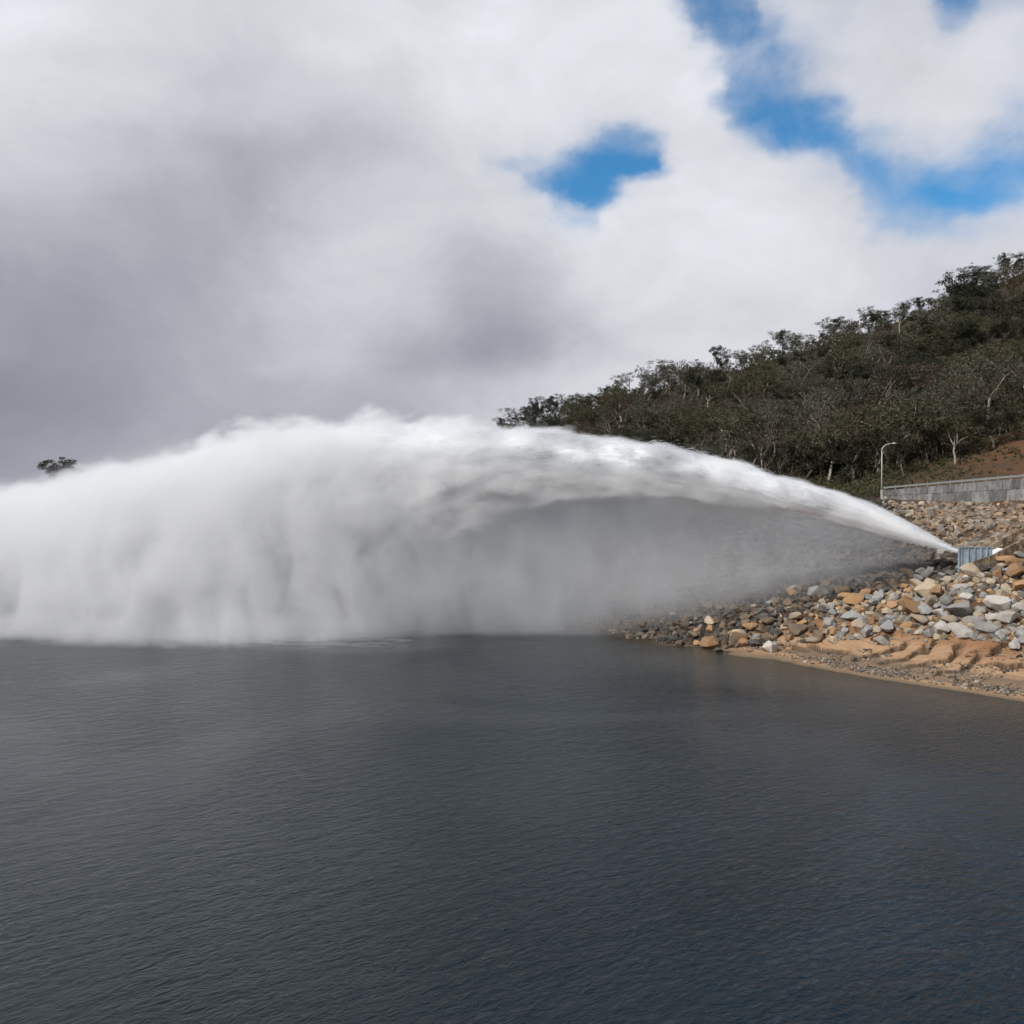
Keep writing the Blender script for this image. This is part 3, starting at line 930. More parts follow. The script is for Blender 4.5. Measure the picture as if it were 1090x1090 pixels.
mb = MB(); mb2 = MB(); s = 0.0; pw = 1.42; k = 0
while s < L:
    e = min(L, s+pw-0.03)
    g = random.uniform(0.15, 0.28); g2 = random.uniform(0.16, 0.29)
    h1 = 1.05 + 0.65*min(1, s/Lw)
    b1 = (topz(s)-h1, topz(e)-h1)
    mb.hexa([(s,-0.13,b1[0]+.02),(e,-0.13,b1[1]+.02),(e,0.1,b1[1]+.02),(s,0.1,b1[0]+.02),(s,-0.13,topz(s)),(e,-0.13,topz(e)),(e,0.1,topz(e)),(s,0.1,topz(s))], (g, g*0.985, g*0.97))
    s2 = s + 0.7; e2 = e + 0.7
    mb2.hexa([(s2,-0.17,b1[0]-2.9),(e2,-0.17,b1[1]-2.9),(e2,0.1,b1[1]-2.9),(s2,0.1,b1[0]-2.9),(s2,-0.17,b1[0]-.01),(e2,-0.17,b1[1]-.01),(e2,0.1,b1[1]-.01),(s2,0.1,b1[0]-.01)], (g2*1.05, g2*1.03, g2*1.01))
    s += pw; k += 1
mb2.box((-0.05, -0.17, -3), (0.68, 0.1, topz(0)-1.1), (0.38, .37, .36))
mb.build('panel_row', M_CONC, wr); mb2.build('panel_row', M_CONC, wr)
bk = MB(); bk.hexa([(0,0.1,-3),(L,0.1,-3),(L,0.5,-3),(0,0.5,-3),(0,0.1,topz(0)-.08),(L,0.1,topz(L)-.08),(L,0.5,topz(L)-.08),(0,0.5,topz(0)-.08)], (0.2, .2, .2))
bk.build('backing', M_CONC, wr)
mp_ = MB(); mp_.box((-0.55, -0.3, -3), (-0.02, 0.4, topz(0)+0.12), (0.42, .40, .37)); mp_.build('end_pillar', M_CONC, wr)

m, t, out = material('galvanised_steel')
tc = t.new('ShaderNodeTexCoord'); n = t.noise(tc.outputs['Object'], 3.0, 4, 0.6)
pbsdf(t, out, t.mix(n, (0.24, 0.255, 0.25), (0.36, 0.375, 0.37)), 0.5, metallic=0.35, spec=0.4)
M_GALV = m
gr = link('guard_rail', None); gr.location = wr.location; gr.rotation_euler = wr.rotation_euler
tag(gr, 'galvanised steel guard rail with short posts running along the wall top', 'guard rail')
rl = MB()
gs0 = -0.6
for zz in (0.42, 0.50, 0.62):
    pass
a0, a1 = gs0, L
for (z0, z1, y0, y1) in ((0.40, 0.50, 0.66, 0.72), (0.50, 0.60, 0.70, 0.74), (0.60, 0.70, 0.66, 0.72)):
    rl.hexa([(a0,y0,topz(a0)+z0),(a1,y0,topz(a1)+z0),(a1,y1,topz(a1)+z0),(a0,y1,topz(a0)+z0),(a0,y0,topz(a0)+z1),(a1,y0,topz(a1)+z1),(a1,y1,topz(a1)+z1),(a0,y1,topz(a0)+z1)])
rl.build('rail', M_GALV, gr)
s = gs0 + 0.3
while s < L:
    if s < -0.5: s += 2.05; continue
    p = MB(); p.box((s-0.06, 0.745, topz(s)-1.2), (s+0.06, 0.84, topz(s)+0.86)); p.build('post', M_GALV, gr); s += 2.05

# street lamp
lb = hit(938, 527); ly = 171.0; lx = (938.5-CX)/F*ly; lz = terr(lx, ly)[0]
m, t, out = material('lamp_pole_paint')
tc = t.new('ShaderNodeTexCoord'); n = t.noise(tc.outputs['Object'], 1.5, 3, 0.6)
pbsdf(t, out, t.mix(n, (0.50, 0.48, 0.42), (0.62, 0.60, 0.54)), 0.45, spec=0.4)
M_POLE = m
lm = link('street_lamp', None, loc=(lx, ly, lz - 0.2))
tag(lm, 'tall pale street lamp with a curved arm at the end of the retaining wall', 'street lamp')
ztop = CAMH - (471-HY)/F*ly - lz + 0.2
p = MB(); p.tube([(0,0,0),(0,0,ztop*0.5),(0,0,ztop-1.6)], [0.11, 0.095, 0.08], 10)
p.build('pole', M_POLE, lm, True)
p = MB(); arc = [(0, 0, ztop-1.62)] + [(1.5*(1-math.cos(a)), 0, ztop-1.6+1.35*math.sin(a)) for a in np.linspace(0.1, 1.45, 8)] + [(1.95, -0.02, ztop-0.2)]
p.tube(arc, [0.08]*6+[0.07]*4, 8); p.build('arm', M_POLE, lm, True)
p = MB(); p.tube([(1.9,0,ztop-0.2),(2.1,0,ztop-0.17),(2.5,0,ztop-0.16),(2.75,0,ztop-0.2)], [0.07,0.16,0.15,0.05], 8); p.build('lamp_head', M_POLE, lm, True)
p = MB(); p.box((-0.2,-0.2,-0.4),(0.2,0.2,0.25), (0.4,.4,.4)); p.build('footing', M_CONC, lm)

# ------------------------------------------------------------------ outlet works
m, t, out = material('blue_grey_steel')
tc = t.new('ShaderNodeTexCoord')
n = t.noise(t.vmul(tc.outputs['Object'], (1, 1, 0.35)), 2.5, 5, 0.65)
pbsdf(t, out, t.mix(t.ss(n, 0.35, 0.7), (0.42, 0.50, 0.56), (0.24, 0.29, 0.33)), 0.45, metallic=0.2, spec=0.4)
M_STEEL = m
m, t, out = material('stained_concrete')
tc = t.new('ShaderNodeTexCoord')
n = t.noise(t.vmul(tc.outputs['Object'], (1.2, 1.2, 0.35)), 1.3, 5, 0.7); n2 = t.noise(tc.outputs['Object'], 8, 4, 0.6)
pbsdf(t, out, t.mix(t.ss(n, 0.42, 0.58), (0.36, 0.28, 0.19), (0.12, 0.085, 0.05)), 0.85, bump=n2, bump_d=0.03)
M_STAIN = m
Yn = 100.3
c0 = ray(1020, 583, Yn); c1 = ray(1056, 583.5, Yn); cb = ray(1020, 601, Yn)
og = link('outlet_flume', None, loc=(c0[0], Yn, cb[2]-1.2))
tag(og, 'blue-grey ribbed steel flume box at the mouth where the jet leaves', 'water outlet')
W = c1[0]-c0[0]; Hh = c0[2]-cb[2] + 1.2; D = 2.6
mb = MB(); mb.box((0, 0, 0), (W, 0.06, Hh)); mb.build('side_panel', M_STEEL, og)
mb = MB(); mb.box((1.3, D, 0), (W, D+0.06, Hh-0.3)); mb.build('side_panel', M_STEEL, og)
mb = MB(); mb.box((0.9, 0.065, Hh-1.5), (W, D-0.005, Hh-1.35)); mb.build('floor_plate', M_STEEL, og)
mb = MB(); mb.box((-0.06, -0.10, Hh), (W+0.05, 0.12, Hh+0.09)); mb.build('top_rail', M_STEEL, og)
for fx in (0.0, 0.30, 1.02, 1.75, 2.45, 3.1, W-0.12):
    mb = MB(); mb.box((fx, -0.14, 0.0), (fx+0.11, -0.003, Hh-0.003)); mb.build('rib', M_STEEL, og)
mb = MB(); mb.box((W+0.06, 0.3, Hh-0.2), (W+0.12, 0.36, Hh+0.75)); mb.build('gauge_post', M_GALV, og)

# chute: two side walls and a floor descending from upper right to the flume
ch = link('concrete_chute', None, loc=(0, 0, 0))
tag(ch, 'brown-stained concrete chute leading down from the bank to the steel flume', 'chute')
q0 = ray(1034, 598, 99.6); q1 = ray(1056, 590.5, 99.9); q2 = ray(1092, 571.5, 101.0); q3 = ray(1135, 548, 102.5)
near = [q0, q1, q2, q3]


def strip(pts_, y0, y1, zt, zb, nm):
    mb = MB()
    for a, b in zip(pts_[:-1], pts_[1:]):
        mb.hexa([(a[0],a[1]+y0,a[2]+zb),(b[0],b[1]+y0,b[2]+zb),(b[0],b[1]+y1,b[2]+zb),(a[0],a[1]+y1,a[2]+zb),
                 (a[0],a[1]+y0,a[2]+zt),(b[0],b[1]+y0,b[2]+zt),(b[0],b[1]+y1,b[2]+zt),(a[0],a[1]+y1,a[2]+zt)])
    return mb.build(nm, M_STAIN, ch)


strip([q0, q1], -0.35, -0.18, 0, -2.4, 'side_wall')
strip([q1, q2, q3], -0.35, 0.0, 0, -2.8, 'side_wall')
strip([q1, q2, q3], 3.0, 3.35, 0.15, -2.4, 'side_wall')
strip([q1, q2, q3], 0.003, 2.997, -0.9, -1.2, 'floor_slab')
m, t, out = material('white_water')
tc = t.new('ShaderNodeTexCoord'); n = t.noise(tc.outputs['Object'], 1.6, 5, 0.7)
pbsdf(t, out, (0.86, 0.88, 0.9), 0.6, bump=n, bump_d=0.3)
M_FOAM = m
mb = MB()
for a, b in [(q1, q1*0.4+q2*0.6)]:
    mb.hexa([(a[0]-.1,a[1]+.02,a[2]-.88),(b[0],b[1]+.02,b[2]-.88),(b[0],b[1]+2.98,b[2]-.88),(a[0]-.1,a[1]+2.98,a[2]-.88),
             (a[0]-.1,a[1]+.02,a[2]-.6),(b[0],b[1]+.02,b[2]-.7),(b[0],b[1]+2.98,b[2]-.55),(a[0]-.1,a[1]+2.98,a[2]-.4)])
tag(mb.build('chute_water', M_FOAM), 'thin white stream of water rushing down the concrete chute', 'stream')

# ------------------------------------------------------------------ the jet
N0 = np.array([49.6, 101.7, 10.4]); E0 = np.array([-66.0, 131.0])
dv = E0 - N0[:2]; LJ = np.hypot(*dv); du = dv / LJ
SMAX = 230.0; ZS = 50.0


def s_of(px):
    k = (px-CX)/F
    return (N0[0] - k*N0[1]) / (k*du[1] - du[0])


def z_of(px, py):
    s = s_of(px); Y = N0[1] + du[1]*s
    return s, CAMH - (py-HY)/F*Y - N0[2]


top_px = [(1018, 584), (1008, 578.5), (994, 571), (968, 557), (943, 544.5), (917, 533.5), (891, 525), (866, 516.5), (840, 511), (797, 495.5), (764, 489), (731, 480), (698, 473.5), (665, 470), (632, 467), (599, 462), (566, 458), (500, 455),
          (430, 450), (370, 448), (330, 451), (280, 460), (200, 480), (120, 501), (60, 515), (0, 525), (-60, 545), (-120, 580), (-170, 640), (-190, 690)]
bot_px = [(1018, 588.5), (994, 583), (968, 577.5), (943, 570), (917, 562), (891, 556.5), (866, 551), (840, 547), (800, 540), (760, 535), (700, 530), (640, 532), (560, 545), (500, 565), (430, 600), (370, 650), (330, 690),
          (280, 700), (0, 700), (-190, 700)]
TOP = np.array([z_of(*q) for q in top_px]); BOT = np.array([z_of(*q) for q in bot_px])
HW = np.array([(0, 0.6), (5, 1.0), (15, 1.9), (30, 3.0), (50, 4.6), (80, 8), (120, 12), (160, 14), (230, 14)])
ZW = -N0[2]


def prof(s): return (np.interp(s, TOP[:, 0], TOP[:, 1]), np.maximum(np.interp(s, BOT[:, 0], BOT[:, 1]), ZW-2), np.interp(s, HW[:, 0], HW[:, 1]))


SS = TOP[-1, 0]
jet_mat = M_FOAM
m, t, out = material('jet_white_water')
tc = t.new('ShaderNodeTexCoord')
n = t.noise(t.vmul(tc.outputs['Object'], (0.35, 1, 1)), 0.9, 6, 0.65)
b_ = pbsdf(t, out, (0.80, 0.815, 0.835), 1.0, bump=n, bump_d=0.4, bump_s=0.6, spec=0.0)
b_.inputs['Subsurface Weight'].default_value = 1.0; b_.inputs['Subsurface Radius'].default_value = (1, 1, 1); b_.inputs['Subsurface Scale'].default_value = 1.6
M_JET = m
ns, na = 520, 150
S = np.concatenate([np.linspace(-0.5, 60, 300), np.linspace(60.3, SS-6, 220)])
AN = np.linspace(0, 2*np.pi, na, endpoint=False)
SG, AG = np.meshgrid(S, AN, indexing='ij')
tp, bt, hw = prof(np.maximum(SG, 0))
shrink = 0.22 + 0.09*np.interp(SG, [0, 20, 60, 90, 230], [0, 2.5, 12, 26, 34])      # core lies this deep inside the spray
low = np.interp(SG, [0, 20, 40, 60, 80, 95, 110, 230], [0.0, 0.05, 0.32, 0.66, 0.72, 0.62, 0.1, 0])   # and higher, where the underside frays
bt2 = bt + (tp-bt)*low - np.interp(SG, [92, 118], [0, 22])
tpp = tp - shrink; btt = bt2 + shrink*0.7
zc = (tpp+btt)/2; hz = np.maximum((tpp-btt)/2, 0.16); hy = np.maximum(hw - shrink*0.8, 0.25) * np.interp(SG, [0, 45, 75, 230], [1, 0.95, 0.5, 0.45])
amp = np.interp(SG, [0, 6, 20, 50, 90, 230], [0.08, 0.30, 0.60, 0.9, 1.0, 1.1])
fx = np.interp(SG, [0, 40, 90], [0.12, 0.10, 0.12])
frq = np.interp(SG, [0, 20, 60, 100], [1.2, 0.8, 0.42, 0.22])
cy, cz = np.cos(AG), np.sin(AG)
# integrate stretched coordinate so that the noise stays continuous
sx_ = np.cumsum(np.gradient(S) * np.interp(S, [0, 20, 60, 100], [0.30, 0.22, 0.15, 0.16]))[:, None] + 0*AG
nn = fbm(sx_*1.3, cy*hy*0.55 + 50, cz*hz*0.55, 5, 71, 0.6)
bil = 1 - 2*np.abs(fbm(sx_*1.6, cy*hy*0.25 + 9, cz*hz*0.25, 4, 72))
kf = np.interp(SG, [0, 30, 70], [2.4, 1.6, 1.0])
fin = fbm(sx_*4.0, cy*hy*1.5*kf + 20, cz*hz*1.5*kf, 3, 75)
dsp = amp*(0.75*nn + 0.25*bil + 0.35*fin - 0.15)
ex = 1.0
ly_ = (hy + dsp)*np.sign(cy)*np.abs(cy)**ex
lz_ = zc + (hz + dsp)*cz
Vj = np.stack([SG.ravel(), ly_.ravel(), lz_.ravel()], 1)
I = np.arange(len(S)*na).reshape(len(S), na)
Q = np.stack([I[:-1].ravel(), np.roll(I, -1, 1)[:-1].ravel(), np.roll(I, -1, 1)[1:].ravel(), I[1:].ravel()], 1)
rotz = math.atan2(du[1], du[0])
jet = link('water_jet', np_mesh('water_jet', Vj, Q, M_JET, True), loc=tuple(N0)); jet.rotation_euler = (0, 0, rotz)
tag(jet, 'huge white jet of water arching from the steel outlet and falling into the lake', 'water jet')

# clumps and strings of drops torn off the jet
NS = 100000
r = np.random.default_rng(31)
sv = np.where(r.random(NS) < 0.6, 60*r.random(NS)**0.85, 25 + 62*r.random(NS)**1.3)
tp, bt, hw = prof(sv)
an = r.uniform(0, 2*np.pi, NS)
an = np.where(r.random(NS) < 0.55, np.pi*r.random(NS), an)        # more on the sunny side and the top
kj = smooth(20, 75, sv)
rr_ = 0.80 + 0.22*r.random(NS) + 0.10*np.abs(r.normal(size=NS))*(1-kj) - kj*0.04*r.random(NS)
bt_ = bt + (tp-bt)*0.25*kj*(sv < 90)
zc_, hz__ = (tp+bt_)/2, (tp-bt_)/2
sy = np.cos(an)*hw*rr_; sz = zc_ + np.abs(1)*np.sin(an)*hz__*rr_
sy = np.where(r.random(NS) < 0.4*kj, np.abs(sy), sy)
nz_ = fbm(sv*0.28, sy*0.55, (sz-zc_)*0.55, 4, 88, 0.6)
ok = (nz_ > -0.10 + 0.42*r.random(NS)) & (sz > ZW + 0.3)
sv, sy, sz, kj = sv[ok], sy[ok], sz[ok], kj[ok]; n_ = len(sv)
sl_ = (np.interp(sv+1.5, TOP[:, 0], TOP[:, 1]) - np.interp(sv-1.5, TOP[:, 0], TOP[:, 1]))/3
Tn = np.stack([np.ones(n_), 0.05*r.normal(size=n_), sl_ - 0.15 - 0.9*kj*r.random(n_) + 0.05*r.normal(size=n_)], 1); Tn /= np.linalg.norm(Tn, axis=1)[:, None]
ln = np.interp(sv, [55, 87], [1, 0.5])*r.uniform(0.12, 0.55, n_)*(0.5+0.5*np.minimum(1, sv/30)); wd = r.uniform(0.010, 0.032, n_)*(0.6+0.6*np.minimum(1, sv/60))
A1 = np.cross(Tn, r.normal(size=(n_, 3))); A1 /= np.linalg.norm(A1, axis=1)[:, None]; B1 = np.cross(Tn, A1)
P0 = np.stack([sv, sy, sz], 1)
Vd = np.stack([P0 - Tn*ln[:, None], P0 + A1*wd[:, None], P0 + (-0.5*A1 + 0.87*B1)*wd[:, None], P0 + (-0.5*A1 - 0.87*B1)*wd[:, None], P0 + Tn*ln[:, None]*0.6], 1).reshape(-1, 3)
b5 = np.arange(n_)*5
Fd = np.concatenate([np.stack([b5+a, b5+b, b5+c_], 1) for a, b, c_ in ((0, 2, 1), (0, 3, 2), (0, 1, 3), (4, 1, 2), (4, 2, 3), (4, 3, 1))])
drops = link('drops', np_mesh('drops', Vd, Fd, M_JET, False), jet); drops['kind'] = 'stuff'
print('drops', n_)

# spray and mist: a closed volume round the jet and down to the water
m, t, out = material('spray_mist')
tc = t.new('ShaderNodeTexCoord')
X_, Y_, Z_ = t.sep(tc.outputs['Object'])
sn = t.m('DIVIDE', X_, SMAX, clamp=True)


def crv(arr, off, scl, n=None):
    pts_ = [(max(0.0, min(1.0, a/SMAX)), (b+off)/scl) for a, b in arr]
    if pts_[0][0] > 0: pts_.insert(0, (0.0, pts_[0][1]))
    if pts_[-1][0] < 1: pts_.append((1.0, pts_[-1][1]))
    return t.m('SUBTRACT', t.m('MULTIPLY', t.curve(sn, pts_), scl), off)


ss_ = np.unique(np.concatenate([[0, 1.5, 4, 8, 13, 20, 28, 38, 50], np.linspace(62, SMAX, 14)]))
ctop = crv([(s, prof(s)[0]) for s in ss_], 15, ZS)
cbot = crv([(s, prof(s)[1]) for s in ss_], 15, ZS)
chw = crv([(s, prof(s)[2]) for s in ss_], 0, ZS)
cz_ = t.m('MULTIPLY', t.m('ADD', ctop, cbot), 0.5)
hz_ = t.m('MULTIPLY', t.m('SUBTRACT', ctop, cbot), 0.5)
dz = t.m('SUBTRACT', Z_, cz_)
# signed distance-like measure in metres (negative inside)
rr = t.m('SQRT', t.m('ADD', t.m('POWER', t.m('DIVIDE', Y_, chw), 2.0), t.m('POWER', t.m('DIVIDE', dz, hz_), 2.0)))
dist = t.m('MULTIPLY', t.m('SUBTRACT', rr, 1.0), t.m('MINIMUM', hz_, chw))
fr = t.curve(sn, [(0, 1.0), (0.08, 0.8), (0.2, 0.5), (0.35, 0.36), (1, 0.36)])
fr = t.m('MULTIPLY', fr, 3.0)
nv = t.comb(t.m('MULTIPLY', X_, 0.5), t.m('MULTIPLY', Y_, fr), t.m('MULTIPLY', dz, fr))
nA = t.noise(nv, 0.34, 4, 0.66)
nB = t.noise(t.comb(t.m('MULTIPLY', X_, 0.8), Y_, t.m('MULTIPLY', Z_, 0.8)), 0.14, 3, 0.6)
amp_ = t.curve(sn, [(0, 0.02), (0.02, 0.09), (0.08, 0.25), (0.2, 0.42), (0.4, 0.66), (1, 0.75)])
nmix = t.m('ADD', t.m('MULTIPLY', t.m('SUBTRACT', nA, 0.5), 10.0), t.m('MULTIPLY', t.m('SUBTRACT', nB, 0.5), 7.0))
dd = t.m('ADD', dist, t.m('MULTIPLY', nmix, amp_))
edge = t.m('ADD', t.m('MULTIPLY', amp_, 2.6), 0.12)
shell = t.ss(t.m('DIVIDE', dd, edge), 0.5, -0.6)
kd = t.curve(sn, [(0, 1.0), (0.03, 0.7), (0.15, 0.32), (0.3, 0.18), (0.42, 0.10), (1, 0.09)])
d1 = t.m('MULTIPLY', shell, t.m('MULTIPLY', kd, 5.0))
# falling mist under the jet
nC = t.noise(t.comb(X_, Y_, t.m('MULTIPLY', Z_, 0.72)), 0.19, 4, 0.64, 0.5)
kq = t.ss(X_, 30.0, 64.0)
bnd = t.m('ADD', t.m('MULTIPLY', cbot, t.m('SUBTRACT', 1.0, kq)), t.m('MULTIPLY', t.m('SUBTRACT', ctop, 4.5), kq))
under = t.ss(t.m('SUBTRACT', Z_, bnd), t.m('ADD', 2.0, t.m('MULTIPLY', kq, 3.0)), t.m('ADD', -1.5, t.m('MULTIPLY', kq, -5.0)))
wm = t.m('ADD', t.m('MULTIPLY', chw, 1.1), 1.5)
ysh = t.m('MULTIPLY', t.ss(X_, 30.0, 90.0, 1.0, 0.0), 5.5)
wm = t.m('ADD', wm, t.m('ADD', t.m('MULTIPLY', ysh, 0.45), t.m('MULTIPLY', t.ss(X_, 45.0, 80.0), 4.0)))
fl = t.m('MULTIPLY', t.ss(X_, 50.0, 85.0), t.ss(Z_, 14.0, -10.0, 0.0, 5.0))
spill = t.m('MULTIPLY', t.m('MULTIPLY', t.ss(Z_, -6.5, -10.3), t.ss(X_, 55.0, 80.0)), 3.5)
wm = t.m('ADD', wm, t.m('ADD', fl, spill))
lat = t.ss(t.m('ADD', t.m('DIVIDE', t.m('ABSOLUTE', t.m('ADD', Y_, ysh)), wm), t.m('MULTIPLY', t.m('SUBTRACT', nC, 0.5), t.m('MULTIPLY_ADD', kq, 0.45, 0.6))), 1.05, 0.55)
km = t.curve(sn, [(0, 0.0), (0.02, 0.06), (0.06, 0.13), (0.12, 0.15), (0.17, 0.18), (0.22, 0.27), (0.27, 0.42), (0.34, 0.7), (0.44, 0.75), (1, 0.6)])
mistn = t.ss(nC, 0.32, 0.68, 0.55, 1.5)
d2 = t.m('MULTIPLY', t.m('MULTIPLY', under, lat), t.m('MULTIPLY', t.m('MULTIPLY', km, 0.65), mistn))
dens = t.m('MAXIMUM', t.m('ADD', d1, d2), 0.0)
pv = t.new('ShaderNodeVolumePrincipled'); pv.inputs['Color'].default_value = (0.993, 0.997, 1.0, 1)
pv.inputs['Anisotropy'].default_value = 0.0
t.l.new(dens, pv.inputs['Density']); t.l.new(pv.outputs[0], out.inputs['Volume'])
try: m.cycles.volume_step_rate = 0.22
except Exception as e: print('steprate', e)
M_MIST = m
S = np.concatenate([[-1.5], np.arange(0, 20, 2.0), np.arange(20, SS+6, 4.0)])
NP = 16
rings = []
for s in S:
    tp, bt, hw = prof(max(0, s))
    g = 0.6 + np.interp(s, [0, 20, 50, 90, 230], [0.2, 1.3, 2.8, 4.4, 5])
    zt = tp + g; zb = ZW - 5.0 if s > 3 else bt - 0.7
    if s <= 3: zb = max(zb, ZW)
    w = hw*1.3 + g + (1.0 if s > 3 else 0) + float(np.interp(s, [45, 80], [0, 8.5]))
    zc0, h0 = (zt+zb)/2, (zt-zb)/2
    ring = []
    for k in range(NP):
        a = 2*math.pi*(k+.5)/NP
        cxx = math.copysign(abs(math.cos(a))**0.55, math.cos(a)); szz = math.copysign(abs(math.sin(a))**0.55, math.sin(a))
        bk_ = float(np.interp(s, [0, 4, 30, 90], [0, 7, 8, 0]))
        ring.append((s, w*cxx - (bk_ if cxx < 0 else 0), zc0 + h0*szz))
    rings.append(ring)
mb = MB()
vs = [p for rg in rings for p in rg]; fs = []
for i in range(len(S)-1):
    for k in range(NP):
        k2 = (k+1) % NP; fs.append((i*NP+k, i*NP+k2, (i+1)*NP+k2, (i+1)*NP+k))
fs.append(tuple(range(NP))[::-1]); fs.append(tuple((len(S)-1)*NP+k for k in range(NP)))
mb.add(vs, fs)
ms = mb.build('mist', M_MIST, loc=tuple(N0)); ms.rotation_euler = (0, 0, rotz)
tag(ms, 'billowing white and grey spray hanging round and below the jet', 'mist', kind='stuff')

# ------------------------------------------------------------------ sun, sky, camera
sun_dir = Vector((-0.62, -0.43, 0.68)).normalized()      # towards the sun
sl = bpy.data.lights.new('sun', 'SUN'); sl.energy = 3.4; sl.angle = math.radians(0.6); sl.color = (1.0, 0.975, 0.94)
so = bpy.data.objects.new('sun', sl); COL.objects.link(so); so.location = (0, 0, 80)
so.rotation_euler = (-sun_dir).to_track_quat('-Z', 'Y').to_euler()

w = bpy.data.worlds.new('World'); sc.world = w; w.use_nodes = True
t = NT(w.node_tree); t.n.clear()
out = t.new('ShaderNodeOutputWorld')
sky = t.new('ShaderNodeTexSky', sky_type='NISHITA'); sky.sun_disc = False
sky.sun_elevation = math.asin(sun_dir.z); sky.sun_rotation = math.atan2(sun_dir.x, sun_dir.y)
sky.altitude = 900; sky.air_density = 1.0; sky.dust_density = 0.3; sky.ozone_density = 2.0
tc = t.new('ShaderNodeTexCoord')
D3 = tc.outputs['Generated']
dx, dy, dz_ = t.sep(D3)
yy = t.m('MAXIMUM', dy, 0.08)
wv = t.noise(t.vmul(D3, (1, 1, 1.4)), 4.5, 5, 0.6, 0.0, out=1)
wx, wy, wz = t.sep(wv)
u = t.m('ADD', t.m('DIVIDE', dx, yy), t.m('MULTIPLY', t.m('SUBTRACT', wx, 0.5), 0.17))
v = t.m('ADD', t.m('DIVIDE', dz_, yy), t.m('MULTIPLY', t.m('SUBTRACT', wy, 0.5), 0.12))


def rows(xs, ys, table, fn):
    """brightness of the cloud deck by direction: one curve per elevation, blended between elevations"""
    lo, hi = (xs[0]-CX)/F, (xs[-1]-CX)/F
    un = t.m('DIVIDE', t.m('SUBTRACT', u, lo), hi-lo, clamp=True)
    tot = None
    vs_ = [(HY-y_)/F for y_ in ys]
    for i_, (y_, row) in enumerate(zip(ys, table)):
        c_ = t.curve(un, [((a-xs[0])/(xs[-1]-xs[0]), fn(b)) for a, b in zip(xs, row)])
        if i_ == 0: w_ = t.ss(v, vs_[1], vs_[0])
        elif i_ == len(ys)-1: w_ = t.ss(v, vs_[i_-1], vs_[i_])
        else:
            w_ = t.m('MULTIPLY', t.ss(v, vs_[i_-1], vs_[i_]), t.ss(v, vs_[i_+1], vs_[i_]))
        g_ = t.m('MULTIPLY', c_, w_)
        tot = g_ if tot is None else t.m('ADD', tot, g_)
    return tot


def lin(b): return (b/255.0)**2.25


TX = [0, 109, 218, 327, 436, 545, 654, 763, 872, 981, 1090]
TY = [-150, 20, 90, 160, 230, 300, 370, 430, 490]
TONE = [(160,160,160,158,155,150,140,130,120,115,115), (228,225,212,213,216,220,217,217,205,208,208), (217,214,202,199,206,214,218,219,200,208,210), (192,190,178,186,199,209,208,210,206,207,203),
        (178,176,174,197,206,209,214,216,208,203,207), (166,166,178,206,196,180,207,216,213,206,206), (162,163,175,190,174,163,202,213,209,206,206),
        (150,158,171,180,180,190,201,206,206,206,206), (156,163,170,178,186,192,200,202,202,202,202)]
HX = [520, 560, 600, 640, 680, 720, 760, 800, 840, 880, 920, 960, 1000, 1040, 1090]
HYS = [-90, 0, 30, 60, 90, 120, 150, 180, 210, 240, 270]
HOLE = [(0,0,0,0,.2,.5,.7,.7,.8,.8,.8,.8,.8,.8,.8), (0,0,0,0,0,.35,.8,.35,.2,.2,.15,.1,.75,.3,.3), (0,0,0,0,0,.2,.75,.55,.3,.25,.1,.1,.45,.1,.2), (0,0,0,0,0,0,.35,.6,.4,.2,.05,.05,.1,.05,.15),
        (0,0,0,0,0,0,.1,.7,.6,.3,.05,0,0,.05,.15), (0,0,0,0,0,0,0,.55,.8,.75,.15,.05,0,.1,.25), (0,0,.1,.35,.7,.2,0,.15,.6,.9,.5,.3,.25,.35,.5),
        (0,.40,.45,.9,1,.35,0,0,.1,.35,.7,.6,.55,.65,.75), (0,.1,.75,1,.5,0,0,0,0,.05,.5,.7,.8,.75,.55), (0,0,.15,.35,0,0,0,0,0,0,.25,.5,.35,.2,.15),
        (0,0,0,0,0,0,0,0,0,0,.0,.1,.05,.05,.05)]
front = t.ss(dy, 0.15, 0.4)
tone_v = rows(TX, TY, TONE, lin)
cn = t.noise(t.vmul(D3, (1, 1, 1.5)), 5.0, 7, 0.58, 0.35)
generic = t.ss(cn, 0.3, 0.7, 0.25, 0.62)
lum = t.m('ADD', t.m('MULTIPLY', tone_v, front), t.m('MULTIPLY', generic, t.m('SUBTRACT', 1.0, front)))
lum = t.m('MULTIPLY', lum, t.m('ADD', 0.72, t.m('MULTIPLY', cn, 0.70)))
cl = t.mix(t.ss(lum, 0.25, 0.72), (0.90, 0.94, 1.09), (0.985, 1.0, 1.07))
cl = t.mix(1.0, cl, t.comb(lum, lum, lum), 'MULTIPLY')
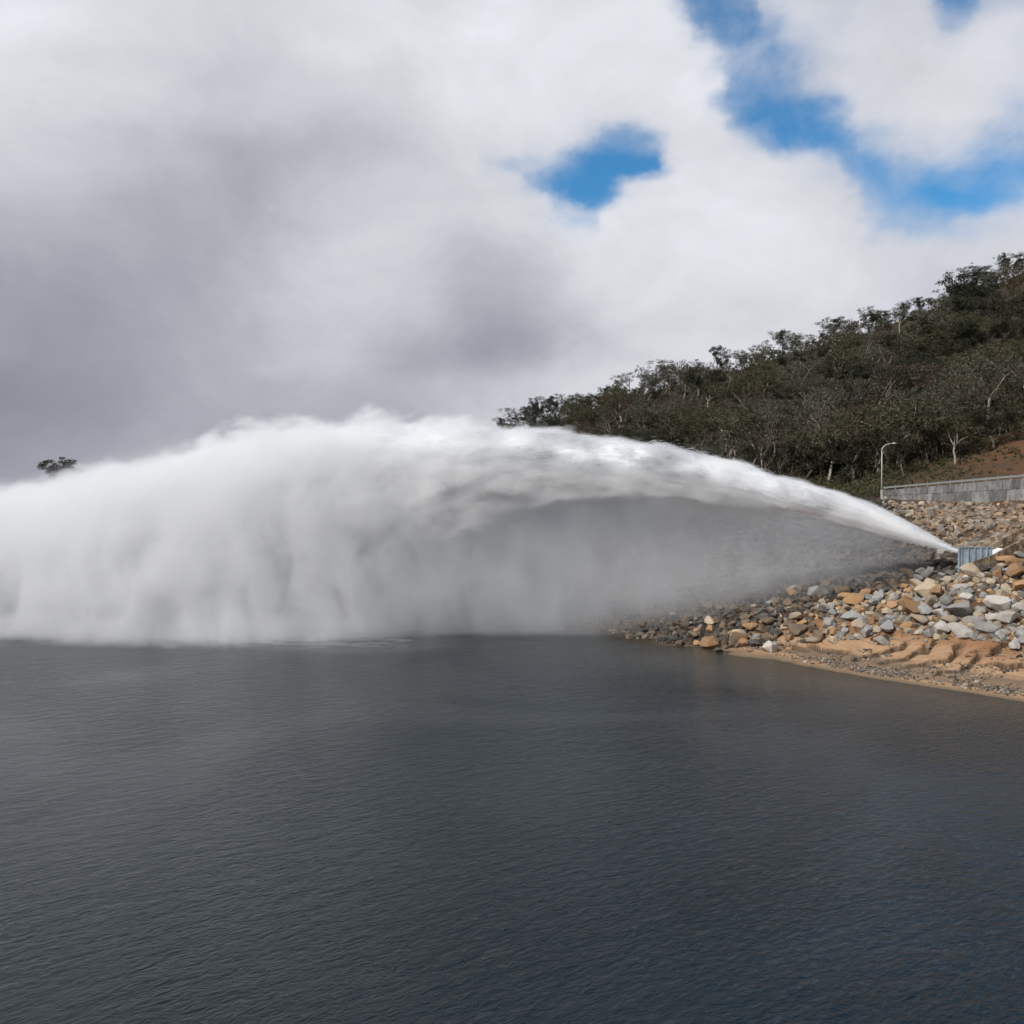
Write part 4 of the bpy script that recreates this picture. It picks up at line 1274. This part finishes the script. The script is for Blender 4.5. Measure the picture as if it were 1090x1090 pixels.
hs = rows(HX, HYS, HOLE, lambda b: b)
hn = t.noise(t.vmul(D3, (1, 1, 1.2)), 8.0, 6, 0.62, 0.5)
hs = t.m('ADD', hs, t.m('MULTIPLY', t.m('SUBTRACT', hn, 0.5), t.m('MULTIPLY', t.ss(hs, 0.0, 0.3), 0.9)))
clear = t.m('MULTIPLY', t.ss(hs, 0.0, 0.95, 0.0, 0.94), front)
hsv = t.new('ShaderNodeHueSaturation'); hsv.inputs['Saturation'].default_value = 1.45; hsv.inputs['Value'].default_value = 1.25; hsv.inputs['Hue'].default_value = 0.492
t.l.new(sky.outputs[0], hsv.inputs['Color'])
b1 = t.new('ShaderNodeBackground'); t.put(b1.inputs[0], hsv.outputs[0]); b1.inputs[1].default_value = 0.11
b2 = t.new('ShaderNodeBackground'); t.put(b2.inputs[0], cl); b2.inputs[1].default_value = 1.0
mx = t.new('ShaderNodeMixShader'); t.put(mx.inputs[0], clear)
t.l.new(b2.outputs[0], mx.inputs[1]); t.l.new(b1.outputs[0], mx.inputs[2]); t.l.new(mx.outputs[0], out.inputs['Surface'])

w.cycles.sampling_method = 'NONE'
cam = bpy.data.cameras.new('camera'); co = bpy.data.objects.new('camera', cam); COL.objects.link(co)
cam.sensor_width = 36; cam.lens = 36*F/1090.0; cam.clip_start = 0.5; cam.clip_end = 12000
co.location = (0, 0, CAMH); co.rotation_euler = (math.radians(90) - math.atan(8/F), 0, 0)
sc.camera = co

sc.render.engine = 'CYCLES'
cy = sc.cycles
cy.max_bounces = 12; cy.diffuse_bounces = 3; cy.glossy_bounces = 3; cy.transmission_bounces = 3; cy.volume_bounces = 7; cy.transparent_max_bounces = 6
cy.volume_max_steps = 256; cy.use_denoising = True
cy.use_adaptive_sampling = True; cy.adaptive_threshold = 0.03
try: cy.denoiser = 'OPENIMAGEDENOISE'
except Exception: pass
cy.sample_clamp_indirect = 6
sc.view_settings.view_transform = 'Standard'; sc.view_settings.look = 'None'
sc.view_settings.exposure = 0; sc.view_settings.gamma = 1
